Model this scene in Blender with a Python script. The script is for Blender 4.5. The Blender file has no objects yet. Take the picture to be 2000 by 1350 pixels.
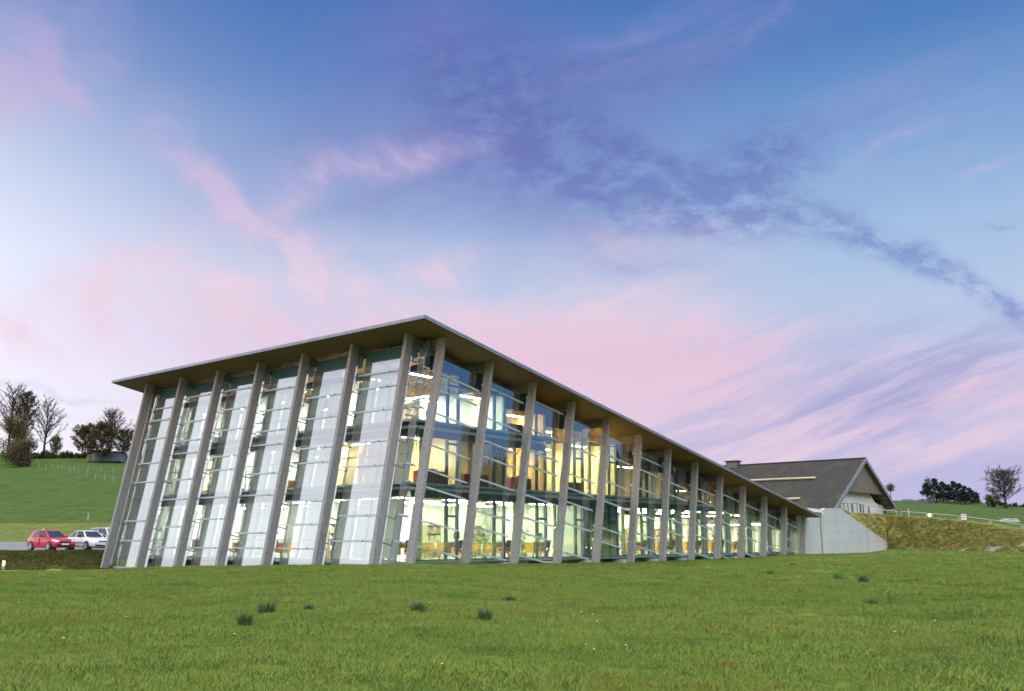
import bpy, bmesh, math, random
import numpy as np
from mathutils import Vector, Matrix, noise as mnoise
R = math.radians
random.seed(7); rng = np.random.default_rng(7)
sc = bpy.context.scene
col = sc.collection

# ------------------------------------------------------------------ camera
CAM = Vector((-28.8496, -31.6796, 0.9986)); YAW = R(39.3194); PIT = R(11.8241); FPX = 1816.49
FH = Vector((math.cos(YAW), math.sin(YAW), 0)); RT = Vector((math.sin(YAW), -math.cos(YAW), 0))
cd = bpy.data.cameras.new('camera'); cam = bpy.data.objects.new('camera', cd); col.objects.link(cam)
cam.location = CAM; cam.rotation_euler = (math.pi/2 + PIT, 0, YAW - math.pi/2)
cd.sensor_width = 36; cd.lens = FPX/2000*36; cd.clip_start = .1; cd.clip_end = 6000
sc.camera = cam

def srgb(r, g, b):
    f = lambda c: c/12.92 if c <= .04045 else ((c+.055)/1.055)**2.4
    return (f(r/255), f(g/255), f(b/255), 1)

# pixel of the photograph -> direction ratios (lateral, vertical) per metre of forward distance
def ratio(px, py):
    hf = FPX*math.cos(PIT) + (py-675)*math.sin(PIT)
    return (px-1000)/hf, (FPX*math.sin(PIT) - (py-675)*math.cos(PIT))/hf
def at(px, py, d):
    a, b = ratio(px, py)
    return CAM + FH*d + RT*(a*d) + Vector((0, 0, b*d))
def zof(py, d): return CAM.z + ratio(1000, py)[1]*d

# ------------------------------------------------------------------ world sky
class NT:
    def __init__(s, tree): s.t = tree; s.n = tree.nodes; s.l = tree.links
    def new(s, typ, **kw):
        n = s.n.new(typ)
        for k, v in kw.items(): setattr(n, k, v)
        return n
    def put(s, sock, v):
        if hasattr(v, 'is_output') or isinstance(v, bpy.types.NodeSocket): s.l.new(v, sock)
        elif v is not None: sock.default_value = v
    def math(s, op, a, b=None, c=None, clamp=False):
        n = s.new('ShaderNodeMath', operation=op, use_clamp=clamp)
        for i, v in enumerate((a, b, c)):
            if v is not None: s.put(n.inputs[i], v)
        return n.outputs[0]
    def vmath(s, op, a, b=None, scale=None):
        n = s.new('ShaderNodeVectorMath', operation=op); s.put(n.inputs[0], a)
        if b is not None: s.put(n.inputs[1], b)
        if scale is not None: s.put(n.inputs['Scale'], scale)
        return n.outputs['Value'] if op in ('DOT_PRODUCT', 'LENGTH') else n.outputs['Vector']
    def mix(s, f, a, b, blend='MIX'):
        n = s.new('ShaderNodeMix', data_type='RGBA', blend_type=blend)
        s.put(n.inputs[0], f); s.put(n.inputs[6], a); s.put(n.inputs[7], b); return n.outputs[2]
    def rng(s, v, a, b, c=0., d=1., smooth=True):
        n = s.new('ShaderNodeMapRange', interpolation_type='SMOOTHSTEP' if smooth else 'LINEAR')
        s.put(n.inputs[0], v)
        for i, x in enumerate((a, b, c, d)): n.inputs[i+1].default_value = x
        return n.outputs[0]
    def ramp(s, v, stops, interp='LINEAR'):
        n = s.new('ShaderNodeValToRGB'); e = n.color_ramp.elements; n.color_ramp.interpolation = interp
        while len(e) < len(stops): e.new(.5)
        for q, (p, c) in zip(e, stops): q.position = p; q.color = c if len(c) == 4 else (*c, 1)
        s.put(n.inputs[0], v); return n.outputs[0]
    def noise(s, vec, scale, detail=3, rough=.5, dist=0., col=False):
        n = s.new('ShaderNodeTexNoise'); s.put(n.inputs['Vector'], vec)
        n.inputs['Scale'].default_value = scale; n.inputs['Detail'].default_value = detail
        n.inputs['Roughness'].default_value = rough; n.inputs['Distortion'].default_value = dist
        return n.outputs['Color' if col else 'Fac']
    def mapping(s, vec, loc=(0,0,0), rot=(0,0,0), scale=(1,1,1), typ='POINT'):
        n = s.new('ShaderNodeMapping', vector_type=typ); s.put(n.inputs[0], vec)
        n.inputs['Location'].default_value = loc; n.inputs['Rotation'].default_value = rot; n.inputs['Scale'].default_value = scale
        return n.outputs[0]

def make_sky():
    w = bpy.data.worlds.new('World'); sc.world = w; w.use_nodes = True; w.cycles.sampling_method = 'MANUAL'; w.cycles.sample_map_resolution = 256; w.cycles.sampling_method = 'MANUAL'; w.cycles.sample_map_resolution = 256
    t = NT(w.node_tree); t.n.clear()
    tc = t.new('ShaderNodeTexCoord').outputs['Generated']
    d = t.vmath('NORMALIZE', tc)
    fwd = t.vmath('DOT_PRODUCT', d, tuple(FH)); lat = t.vmath('DOT_PRODUCT', d, tuple(RT))
    sep = t.new('ShaderNodeSeparateXYZ'); t.put(sep.inputs[0], d); z = sep.outputs[2]
    zz = t.math('MAXIMUM', z, 0.)
    left = t.ramp(zz, [(0, srgb(243,232,236)), (.10, srgb(236,226,240)), (.19, srgb(222,214,240)), (.27, srgb(200,206,235)), (.36, srgb(156,174,217)), (.45, srgb(106,138,197)), (.53, srgb(80,118,186)), (1, srgb(52,88,160))])
    right = t.ramp(zz, [(0, srgb(196,190,226)), (.08, srgb(190,188,226)), (.16, srgb(196,200,231)), (.23, srgb(184,202,232)), (.31, srgb(162,190,226)), (.39, srgb(126,164,214)), (.48, srgb(84,130,192)), (.56, srgb(70,114,184)), (1, srgb(48,86,160))])
    east = t.ramp(zz, [(0, srgb(136,162,212)), (.10, srgb(118,158,214)), (.22, srgb(100,146,208)), (.4, srgb(76,122,194)), (.56, srgb(62,108,184)), (1, srgb(48,86,160))])
    base = t.mix(t.rng(lat, -.50, .36), left, right); base = t.mix(t.rng(lat, .5, .85), base, east)
    # sunset glow low down, well to the left
    glow = t.vmath('DOT_PRODUCT', d, tuple((FH*math.cos(R(88)) - RT*math.sin(R(88))).normalized()))
    gl = t.math('MULTIPLY', t.rng(glow, .22, .90), t.rng(zz, .22, .66, 1., 0.))
    base = t.mix(t.math('MULTIPLY', gl, .95), base, (1.16, 1.20, 1.30, 1))
    # cloud layer: gnomonic chart round the horizontal view axis, bent by noise
    fw = t.math('MAXIMUM', fwd, .05)
    cmb = t.new('ShaderNodeCombineXYZ')
    t.put(cmb.inputs[0], t.math('DIVIDE', lat, fw)); t.put(cmb.inputs[1], t.math('DIVIDE', z, fw))
    uv = cmb.outputs[0]
    front = t.rng(fwd, .15, .4)
    wn = t.noise(uv, 3.2, 4, .55, col=True)
    warp = t.vmath('ADD', uv, t.vmath('MULTIPLY', t.vmath('SUBTRACT', wn, (.5,.5,.5)), (.17,.12,0)))
    wn2 = t.noise(uv, 11, 4, .6, col=True)
    warp = t.vmath('ADD', warp, t.vmath('MULTIPLY', t.vmath('SUBTRACT', wn2, (.5,.5,.5)), (.05,.04,0)))
    def blob(px, py, rx, ry, ang, amp, vec=None, p=1.6):
        a, b = ratio(px, py)
        m = t.mapping(vec or warp, (a, b, 0), (0, 0, R(ang)), (rx/1720, ry/1720, 1), 'TEXTURE')
        g = t.new('ShaderNodeTexGradient', gradient_type='SPHERICAL'); t.put(g.inputs[0], m)
        return t.math('MULTIPLY', t.math('POWER', g.outputs['Fac'], p), amp)
    def total(lst):
        o = lst[0]
        for q in lst[1:]: o = t.math('ADD', o, q)
        return o
    # wisp textures
    wis = t.noise(t.mapping(warp, (0,0,0), (0,0,R(-38)), (.42, .17, 1), 'TEXTURE'), 2.6, 8, .66)
    wis2 = t.noise(t.mapping(t.vmath('ADD', uv, t.vmath('MULTIPLY', t.vmath('SUBTRACT', wn, (.5,.5,.5)), (.07,.045,0))), (3,1,0), (0,0,R(20)), (.70, .085, 1), 'TEXTURE'), 2.0, 9, .66)
    # lilac veil across the middle of the sky
    veil = total([blob(1000, 250, 520, 330, -12, .85, p=1.), blob(700, 330, 430, 210, 8, .45, p=1.), blob(1320, 110, 520, 150, 22, .55), blob(1650, 230, 420, 70, 24, .45), blob(840, 60, 300, 170, 0, .55), blob(1150, 480, 420, 130, -10, .35)])
    veil = t.math('MULTIPLY', t.math('MULTIPLY', veil, t.rng(wis2, .2, .75, .45, 1.)), front, clamp=True)
    c1 = t.mix(t.math('MULTIPLY', veil, .85), base, srgb(126,128,192))
    # pink clouds
    pk = total([blob(80, 110, 260, 200, 60, 1.25, p=1.3), blob(30, 180, 190, 130, 0, .7), blob(150, 190, 120, 60, -60, .7), blob(285, 270, 130, 80, -70, .9), blob(380, 385, 200, 40, -42, 1.6), blob(500, 475, 190, 34, -32, 1.9), blob(590, 530, 120, 60, -60, .9),
                blob(560, 400, 230, 60, 35, .75), blob(720, 315, 330, 90, 12, 1.0), blob(860, 300, 260, 60, 14, .5), blob(800, 545, 240, 40, 14, 1.0), blob(270, 510, 260, 110, 15, 1.2),
                blob(480, 580, 460, 170, 0, .95, p=1.), blob(60, 640, 330, 100, -6, .7), blob(760, 640, 400, 90, 10, .8), blob(1060, 690, 420, 120, -8, 1.25, p=1.1), blob(1150, 640, 300, 70, 25, .5), 
                blob(1330, 660, 330, 60, 10, .35), blob(1240, 480, 330, 70, 10, .5), blob(1690, 300, 280, 24, 26, .35), blob(1930, 320, 120, 20, 30, .5), blob(1500, 30, 130, 26, 40, .45), blob(1180, 75, 260, 40, 22, .4)])
    pk = t.math('MULTIPLY', pk, t.rng(wis, .34, .66, .18, 1.25))
    pb = total([blob(1400, 730, 560, 170, -8, .75, p=1.), blob(1250, 800, 420, 150, -12, .8, p=1.), blob(1640, 820, 620, 130, 8, .8, p=.9), blob(1880, 860, 420, 90, 4, .9, p=.8), blob(1900, 770, 380, 90, 12, .6), blob(1230, 560, 420, 160, 14, .6, p=.9), blob(1560, 640, 420, 90, 16, .45), blob(1780, 200, 420, 150, 24, .30, p=.8), blob(1330, 60, 520, 120, 20, .45)])
    pk = t.math('ADD', pk, t.math('MULTIPLY', pb, t.rng(wis2, .36, .66, .12, 1.1)))
    pk = t.math('MULTIPLY', pk, front, clamp=True)
    pink = t.ramp(zz, [(0, srgb(244,222,230)), (.12, srgb(236,206,224)), (.19, srgb(242,196,214)), (.26, srgb(240,212,226)), (.34, srgb(218,194,226)), (.5, srgb(166,160,214))])
    c2 = t.mix(t.math('MULTIPLY', pk, .72), c1, pink)
    # low grey-lilac streaks on the right
    lo = total([blob(1650, 760, 560, 120, 16, 1.0, p=.9), blob(1880, 730, 380, 90, 16, .9, p=.9), blob(1450, 690, 460, 80, 18, .6), blob(150, 765, 420, 16, -9, .5), blob(120, 800, 120, 22, -10, .5), blob(1850, 915, 400, 40, 3, .5)])
    lo = t.math('MULTIPLY', t.math('MULTIPLY', lo, t.rng(wis2, .62, .36)), front, clamp=True)
    c3 = t.mix(t.math('MULTIPLY', lo, .75), c2, srgb(166,166,212))
    # slate altocumulus band
    band = total([blob(1010, 300, 300, 190, -25, .95, p=.9), blob(1180, 330, 260, 110, -30, 1.1, p=.9), blob(1330, 380, 260, 95, -12, 1.5, p=.9), blob(1450, 330, 170, 120, 20, 1.2, p=.9), blob(1480, 300, 110, 70, -30, .6), blob(1560, 440, 220, 60, -12, .8), blob(1340, 440, 240, 60, 6, .8), blob(1560, 480, 220, 40, -6, .7),
                  blob(1680, 490, 200, 48, -14, 1.0), blob(1790, 530, 190, 50, -14, 1.4), blob(1870, 560, 150, 40, -22, 1.4), blob(1990, 620, 160, 46, -26, 1.9), blob(1950, 445, 60, 10, -6, .7), blob(1250, 530, 220, 26, 0, .4), blob(1050, 130, 360, 150, -20, .65), blob(850, 100, 320, 170, -10, .7), blob(1000, 220, 380, 130, -25, .7), blob(1250, 130, 260, 80, 10, .45)])
    puff = t.noise(t.mapping(t.vmath('ADD', uv, t.vmath('MULTIPLY', t.vmath('SUBTRACT', wn2, (.5,.5,.5)), (.03,.03,0))), (0,0,0), (0,0,R(-8)), (1., 1.6, 1)), 21, 8, .7)
    bd = t.math('MULTIPLY', t.math('MULTIPLY', t.math('MINIMUM', band, 1.15), t.rng(puff, .30, .64)), front, clamp=True)
    c4 = t.mix(t.math('MULTIPLY', bd, .64), c3, t.ramp(zz, [(0, srgb(140,150,204)), (.25, srgb(112,136,200)), (.4, srgb(98,108,178)), (.55, srgb(84,98,168))]))
    # the sky behind the camera: the same kind of wisps, unplaced
    pln = t.vmath('MULTIPLY', d, (1.4,1.4,3.))
    rear = t.math('MULTIPLY', t.rng(t.noise(pln, 2.4, 6, .6), .45, .75), t.math('SUBTRACT', 1., front))
    c5 = t.mix(t.math('MULTIPLY', rear, .5), c4, pink)
    bg = t.new('ShaderNodeBackground'); t.put(bg.inputs[0], c5); bg.inputs[1].default_value = SKY
    o = t.new('ShaderNodeOutputWorld'); t.l.new(bg.outputs[0], o.inputs[0])
SKY = .787
make_sky()

# ------------------------------------------------------------------ added soft fill lamp behind the camera, brightens the ground beyond the sky's light
sd = bpy.data.lights.new('dusk_fill', 'SUN'); sun = bpy.data.objects.new('dusk_fill', sd); col.objects.link(sun)
sd.energy = 4.5; sd.angle = R(110); sd.color = (1.0, .97, .93)
sun.rotation_euler = (Vector((.22, .24, -1.0))).to_track_quat('-Z', 'Y').to_euler()

vs = sc.view_settings; vs.view_transform = 'Standard'; vs.look = 'None'; vs.gamma = 1; vs.exposure = .35
sc.render.engine = 'CYCLES'
cy = sc.cycles; cy.use_denoising = True; cy.max_bounces = 10; cy.diffuse_bounces = 4; cy.glossy_bounces = 4
cy.transparent_max_bounces = 32; cy.transmission_bounces = 6; cy.sample_clamp_indirect = 6; cy.caustics_reflective = False; cy.caustics_refractive = False
try: cy.use_light_tree = True
except Exception: pass

# ------------------------------------------------------------------ materials
MAT = {}
def mat(name, color=(.5,.5,.5), rough=.6, metal=0., spec=.4, var=None, scale=8, bump=0., bscale=None, emit=None, estr=0., stretch=(1,1,1), coat=0., detail=4):
    m = bpy.data.materials.new(name); m.use_nodes = True; t = NT(m.node_tree); b = t.n['Principled BSDF']
    b.inputs['Base Color'].default_value = (*color[:3], 1); b.inputs['Roughness'].default_value = rough
    b.inputs['Metallic'].default_value = metal; b.inputs['Specular IOR Level'].default_value = spec; b.inputs['Coat Weight'].default_value = coat
    tc = t.new('ShaderNodeTexCoord').outputs['Object']
    vec = t.mapping(tc, scale=stretch)
    if var:
        n = t.noise(vec, scale, detail, .6)
        lo, hi = var
        t.put(b.inputs['Base Color'], t.ramp(n, [(.28, lo), (.72, hi)]))
    if bump:
        n = t.noise(vec, bscale or scale*2, 5, .6); bn = t.new('ShaderNodeBump'); bn.inputs['Strength'].default_value = bump; bn.inputs['Distance'].default_value = .05
        t.put(bn.inputs['Height'], n); t.l.new(bn.outputs[0], b.inputs['Normal'])
    if emit:
        b.inputs['Emission Color'].default_value = (*emit, 1); b.inputs['Emission Strength'].default_value = estr
    MAT[name] = m; return m
def glass(name, tint=(1,1,1), refl=.08, ior=1.45, rough=0.):
    m = bpy.data.materials.new(name); m.use_nodes = True; t = NT(m.node_tree); t.n.clear()
    tr = t.new('ShaderNodeBsdfTransparent'); tr.inputs[0].default_value = (*tint, 1)
    gl = t.new('ShaderNodeBsdfGlossy'); gl.inputs['Roughness'].default_value = rough; gl.inputs['Color'].default_value = (1,1,1,1)
    ge = t.new('ShaderNodeNewGeometry'); dt = t.math('ABSOLUTE', t.vmath('DOT_PRODUCT', ge.outputs['Normal'], ge.outputs['Incoming']))
    f0 = refl + ((ior-1)/(ior+1))**2
    f = t.math('ADD', t.math('MULTIPLY', t.math('POWER', t.math('SUBTRACT', 1., dt, clamp=True), 5.), 1-f0), f0, clamp=True)
    mx = t.new('ShaderNodeMixShader'); t.put(mx.inputs[0], f); t.l.new(tr.outputs[0], mx.inputs[1]); t.l.new(gl.outputs[0], mx.inputs[2])
    o = t.new('ShaderNodeOutputMaterial'); t.l.new(mx.outputs[0], o.inputs[0]); MAT[name] = m; return m
def lamp_mat(name, c, s):
    m = bpy.data.materials.new(name); m.use_nodes = True; t = NT(m.node_tree); t.n.clear()
    e = t.new('ShaderNodeEmission'); e.inputs[0].default_value = (*c, 1); e.inputs[1].default_value = s
    o = t.new('ShaderNodeOutputMaterial'); t.l.new(e.outputs[0], o.inputs[0]); MAT[name] = m; return m

# ------------------------------------------------------------------ mesh helpers
class MB:
    def __init__(s): s.v = []; s.f = []; s.mi = []
    def add(s, vs, fs, m=0):
        k = len(s.v); s.v += [tuple(p) for p in vs]
        s.f += [tuple(i+k for i in q) for q in fs]; s.mi += [m]*len(fs); return s
    def hexa(s, p, m=0):   # 8 corners: bottom ring 0-3, top ring 4-7
        return s.add(p, [(3,2,1,0),(4,5,6,7),(0,1,5,4),(1,2,6,5),(2,3,7,6),(3,0,4,7)], m)
    def box(s, a, b, m=0):
        (x0,y0,z0),(x1,y1,z1) = a, b
        return s.hexa([(x0,y0,z0),(x1,y0,z0),(x1,y1,z0),(x0,y1,z0),(x0,y0,z1),(x1,y0,z1),(x1,y1,z1),(x0,y1,z1)], m)
    def bar(s, a, b, w, h, m=0, up=Vector((0,0,1))):
        a = Vector(a); b = Vector(b); d = (b-a).normalized(); x = d.cross(up)
        if x.length < 1e-4: x = d.cross(Vector((0,1,0)))
        x.normalize(); y = x.cross(d).normalized(); P = []
        for q in (a, b):
            for sx, sy in ((-1,-1),(1,-1),(1,1),(-1,1)): P.append(q + x*(sx*w/2) + y*(sy*h/2))
        return s.hexa(P, m)
    def tube(s, pts, rad, n=6, m=0, cap=True):
        pts = [Vector(p) for p in pts]; rr = rad if isinstance(rad, (list, tuple)) else [rad]*len(pts)
        k = len(s.v); prev = None
        for i, p in enumerate(pts):
            d = (pts[min(i+1, len(pts)-1)] - pts[max(i-1, 0)]); d.normalize()
            u = d.cross(Vector((0,0,1))) if prev is None else prev - d*prev.dot(d)
            if u.length < 1e-4: u = d.cross(Vector((0,1,0)))
            u.normalize(); prev = u; w = d.cross(u)
            for j in range(n):
                a = 2*math.pi*j/n; s.v.append(tuple(p + (u*math.cos(a) + w*math.sin(a))*rr[i]))
        for i in range(len(pts)-1):
            for j in range(n):
                j2 = (j+1) % n; s.f.append((k+i*n+j, k+i*n+j2, k+(i+1)*n+j2, k+(i+1)*n+j)); s.mi.append(m)
        if cap:
            s.f.append(tuple(k+j for j in range(n))[::-1]); s.mi.append(m)
            e = k+(len(pts)-1)*n; s.f.append(tuple(e+j for j in range(n))); s.mi.append(m)
        return s
    def prism(s, poly, vec, m=0):
        n = len(poly); vec = Vector(vec); a = [Vector(p) for p in poly]
        P = a + [p+vec for p in a]
        return s.add(P, [tuple(range(n))[::-1], tuple(range(n, 2*n))] + [(i, (i+1) % n, n+(i+1) % n, n+i) for i in range(n)], m)
    def lathe(s, prof, c=(0,0,0), n=16, m=0, axis='Z', cap=True):
        k = len(s.v); c = Vector(c)
        for r_, z_ in prof:
            for j in range(n):
                a = 2*math.pi*j/n; p = (r_*math.cos(a), r_*math.sin(a), z_)
                if axis == 'Y': p = (p[0], p[2], p[1])
                s.v.append(tuple(Vector(p)+c))
        for i in range(len(prof)-1):
            for j in range(n):
                j2 = (j+1) % n; s.f.append((k+i*n+j, k+i*n+j2, k+(i+1)*n+j2, k+(i+1)*n+j)); s.mi.append(m)
        if cap:
            s.f.append(tuple(k+j for j in range(n))[::-1]); s.mi.append(m)
            e = k+(len(prof)-1)*n; s.f.append(tuple(e+j for j in range(n))); s.mi.append(m)
        return s
    def mesh(s, name, mats, smooth=False, fix=True):
        me = bpy.data.meshes.new(name); me.from_pydata(s.v, [], s.f)
        for q in (mats if isinstance(mats, (list, tuple)) else [mats]): me.materials.append(MAT[q] if isinstance(q, str) else q)
        if len(me.materials) > 1: me.polygons.foreach_set('material_index', s.mi)
        if fix:
            bm = bmesh.new(); bm.from_mesh(me); bmesh.ops.recalc_face_normals(bm, faces=bm.faces); bm.to_mesh(me); bm.free()
        if smooth: me.polygons.foreach_set('use_smooth', [True]*len(me.polygons))
        me.update(); return me
    def build(s, name, mats, parent=None, smooth=False, fix=True): return link(name, s.mesh(name, mats, smooth, fix), parent)
def link(name, me, parent=None, loc=None, rot=None):
    o = bpy.data.objects.new(name, me); col.objects.link(o)
    if parent is not None: o.parent = parent
    if loc is not None: o.location = loc
    if rot is not None: o.rotation_euler = rot
    return o
def tag(o, label=None, cat=None, group=None, kind=None):
    for k, v in (('label', label), ('category', cat), ('group', group), ('kind', kind)):
        if v: o[k] = v
    return o
def thing(name, label, cat, loc=(0,0,0), rz=0, group=None):
    o = bpy.data.objects.new(name, None); col.objects.link(o); o.location = loc; o.rotation_euler = (0,0,rz); o.empty_display_size = .2
    return tag(o, label, cat, group, 'thing')
def copy_tree(o, parent=None):
    c = o.copy(); col.objects.link(c); c.parent = parent
    for ch in list(o.children): copy_tree(ch, c)
    return c
# ------------------------------------------------------------------ building numbers shared with the ground
LEAN = .1725; SL = -.177; SZ0 = 11.1249            # column lean per metre, soffit plane Z = SZ0 + SL*X
XC0, BC, YC, DC, WC = 1.1714, 3.6787, -1.3343, .44, .225   # long side columns
BL, DL, WL = 3.9444, .485, .222                    # short side columns
XG, YG = .78, -.62                                 # outer glass skin (foot of the leaning plane, and long side)
XI, YI = 2.0, .6                                   # inner facade
F1, F2 = 3.6, 6.58
FOOT = (0., 48., -.95, 26.3)                       # footprint x0 x1 y0 y1
CBASE = ([1.2,4.9,8.6,12.2,15.9,19.4,23,26.6,30.2,34.1,37.8,41.5,45,50,60,67], [-.04,-.11,-.18,-.25,-.28,-.33,-.31,-.3,-.27,-.28,-.22,-.15,-.13,-.14,-.15,-.1])
WALLTOP = ([40,49.5,51.3,54.7,66.55,66.8], [3.5,3.6,3.69,3.75,.86,.75])

# ------------------------------------------------------------------ ground: one sheet round the camera out to the horizon
def fbm(x, y, s, seed=0): return mnoise.fractal(Vector((x*s, y*s, seed*7.3)), 1., 2.1, 4)
def yline(px):
    D = FH + RT*((px-1000)/1856); return (FOOT[2]-CAM.y)/D.y
D782, D1733 = yline(782), yline(1733.5)
def knots(phi):
    c = math.cos(phi); tn = math.tan(phi) if abs(phi) < 1.2 else math.copysign(9, phi)
    px = 1000 + 1856*tn
    pc = min(max(px, -200), 2250)
    I = lambda xs, ys: float(np.interp(pc, xs, ys))
    # lawn edge / crest
    d1 = I([-200,0,200,400,650,782], [38,40,44,42,40.2,D782]); z1 = zof(I([-200,0,200,400,650,782], [1121,1117,1112.5,1107,1104.0,1102.8]), d1)
    d2, z2 = I([-200,0,120,200,230],[48,47.5,52,57,57]), -.95
    d3, z3 = I([-200,0,215], [63.5,63.5,64]), zof(I([-200,0,215],[1080,1080,1080]), 63.5)
    d4, z4 = 96., zof(1059.5, 96)
    d5, z5 = 114., zof(I([-200,0,215,1000],[1021,1021,1020,1030]), 114)
    d6 = I([-200,0,215,1000,1750,2000,2250], [255,255,250,240,235,225,220]); z6 = zof(I([-200,0,150,215,700,1000,1700,1850,1930,2000,2250], [886,886,888,893,930,960,978,979,984,989,1000]), d6)
    if px < -0: z2 = -.9
    if 218 < px <= 780:
        d2 = d1+3.5; z2 = -1.05
    if px > 218:
        # where the line of sight crosses the footprint
        D = FH*c + RT*math.sin(phi); x0, x1, y0, y1 = FOOT
        ts = []
        tx = sorted(((x0-CAM.x)/D.x, (x1-CAM.x)/D.x)) if abs(D.x) > 1e-6 else (-1e9, 1e9)
        ty = sorted(((y0-CAM.y)/D.y, (y1-CAM.y)/D.y)) if abs(D.y) > 1e-6 else (-1e9, 1e9)
        t0, t1 = max(tx[0], ty[0]), min(tx[1], ty[1])
        hit = t1 > t0 > 0
        if px <= 782 and hit:
            d3, z3 = t1*c+.3, -1.0 if px < 700 else -.6
            d4, z4 = d3+6, .6
        elif hit:
            tw = (y0-CAM.y)/D.y; X = CAM.x + D.x*tw
            d1, z1 = tw*c, float(np.interp(X, *CBASE)); d2, z2 = max(t1*c-.1, d1+.3), -.5
            ex = tx[1] < ty[1]
            d3, z3 = t1*c+.15, (3.3 if ex else .0); d4, z4 = d3+8, z3+.3
            if not hit or X > 45.9: z2 = z1
        elif px < 1733.5:
            tw = (y0-CAM.y)/D.y; X = CAM.x + D.x*tw
            d1, z1 = tw*c, float(np.interp(X, *CBASE)); d2, z2 = d1+.12, z1
            if X > 61.5: z1 = z2 = float(np.interp(X, [61.5,66.8], [-.15,.09]))
            d3, z3 = d1+.26, float(np.interp(X, *WALLTOP))-.1-float(np.interp(X, [63,66.8], [0,.42]))
            d4, z4 = max(float(np.interp(X, [60,66.8], [99,100])), d3+6), float(np.interp(X, [60,66.8], [3.75,3.5]))
        else:
            d1, z1 = I([1733,2000,2250],[D1733,63,55]), zof(I([1733,2000,2250],[1073,1078.5,1077]), I([1733,2000,2250],[D1733,63,55]))
            d3 = I([1733,1760,1850,1930,2000,2250],[100,98,91,84,79,75]); z3 = zof(I([1733,1800,1850,1900,1950,2000,2250],[1009,1013,1018,1023,1031,1040,1055]), d3)
            d2, z2 = d1+.06*(d3-d1), z1+.04*(z3-z1)
            d4 = d3+14; z4 = zof(I([1733,1850,2000,2250],[1005,1012,1027,1040]), d4)
        d4 = max(d4, d3+4)
        if px > 782: d5, z5 = 150., zof(I([700,1600,1750,1850,2000,2250],[1020,1003,1000,1003,1012,1022]), 150)
        d5 = max(d5, d4+8)
    ks = [(1.2, -.52), (d1, z1), (d2, z2), (d3, z3), (d4, z4), (d5, z5), (d6, z6), (d6+90, z6-6), (d6+260, z6-4), (2600, 20)]
    ca = math.cos(min(abs(phi), R(34)))
    ks = [(max(d/ca, .5), z) for d, z in ks]
    # outside the picture: rolling meadow, a wooded ridge to the right and behind, open to the left
    a = min(max((abs(phi)-R(33))/R(16), 0), 1); a = a*a*(3-2*a)
    if a > 0:
        ridge = 21 if phi > 0 else (6 if phi > -R(125) else 20)
        ks2 = [(1.2,-.52),(36,-.1),(46,-.1),(62,.4),(95,1.5),(130,4.5),(330,ridge),(430,ridge+2),(620,ridge),(2600,20)]
        if phi < -R(60): ks2 = [(1.2,-.55),(36,-.8),(46,-.9),(62,-.9),(95,-1),(130,-.5),(330,ridge),(430,ridge),(620,ridge),(2600,10)]
        ks = [(p[0]*(1-a)+q[0]*a, p[1]*(1-a)+q[1]*a) for p, q in zip(ks, ks2)]
    return ks
SEG = [70, 6, 14, 14, 14, 30, 8, 8, 10]
PHIS = [R(x) for x in np.r_[np.arange(-180,-34,3.), np.arange(-34,34,.11), np.arange(34,180.1,3.)]]
GV, GF, DRY, PAST = [], [], [], []
def groundrow(phi):
    ks = knots(phi); row = []
    for i, n in enumerate(SEG):
        (a, za), (b, zb) = ks[i], ks[i+1]
        for j in range(n + (1 if i == len(SEG)-1 else 0)):
            u = j/n
            if i == 0: u = u**1.6
            w = u*u*(3-2*u) if i in (1, 3, 6) or (i == 2 and phi > R(22)) else u
            row.append((a+(b-a)*u, za+(zb-za)*w, i, u))
    return row
def ground_points():
    for phi in PHIS:
        D = FH*math.cos(phi) + RT*math.sin(phi); px = 1000+1856*math.tan(phi) if abs(phi) < 1.2 else (9999 if phi > 0 else -9999)
        inb = 218 < px < 1733.5
        for rho, z, i, u in groundrow(phi):
            x, y = CAM.x + D.x*rho, CAM.y + D.y*rho
            if i == 0: k = .05*min(1, (1-u)*6); z += k*fbm(x, y, .35) + .02*fbm(x, y, 1.6, 3)*min(1, (1-u)*8)
            elif i >= 4: z += (.25 if i == 4 else .5)*fbm(x, y, .045, 1)*min(1, max(0, (rho-80)/60))
            elif not inb and not (px < 230 and i == 3): z += .16*fbm(x, y, .5, 2)
            GV.append((x, y, z))
            dry = 0.
            if px < 218 and i in (1, 2): dry = .45  # left bank mixed greener and darker, its shade put into the colour
            elif px >= 1600 and i in (1, 2): dry = 1.
            elif 1600 <= px < 1733.5 and i == 3: dry = 1. if u < .75 else (1-u)*4
            elif px >= 1600 and i == 3: dry = max(0, 1-u*2.2)
            elif px < 320 and i == 4: dry = .22
            DRY.append(dry); PAST.append(1. if i >= 4 else (.0 if i < 3 or px < 1600 else u))
ground_points()
NR = sum(SEG)+1; NP = len(PHIS)
for a in range(NP-1):
    for b in range(NR-1):
        GF.append((a*NR+b, (a+1)*NR+b, (a+1)*NR+b+1, a*NR+b+1))
gm = bpy.data.meshes.new('ground'); gm.from_pydata(GV, [], GF); gm.polygons.foreach_set('use_smooth', [True]*len(GF))
at_ = gm.attributes.new('dry', 'FLOAT', 'POINT'); at_.data.foreach_set('value', DRY); at2 = gm.attributes.new('pasture', 'FLOAT', 'POINT'); at2.data.foreach_set('value', PAST)
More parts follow.
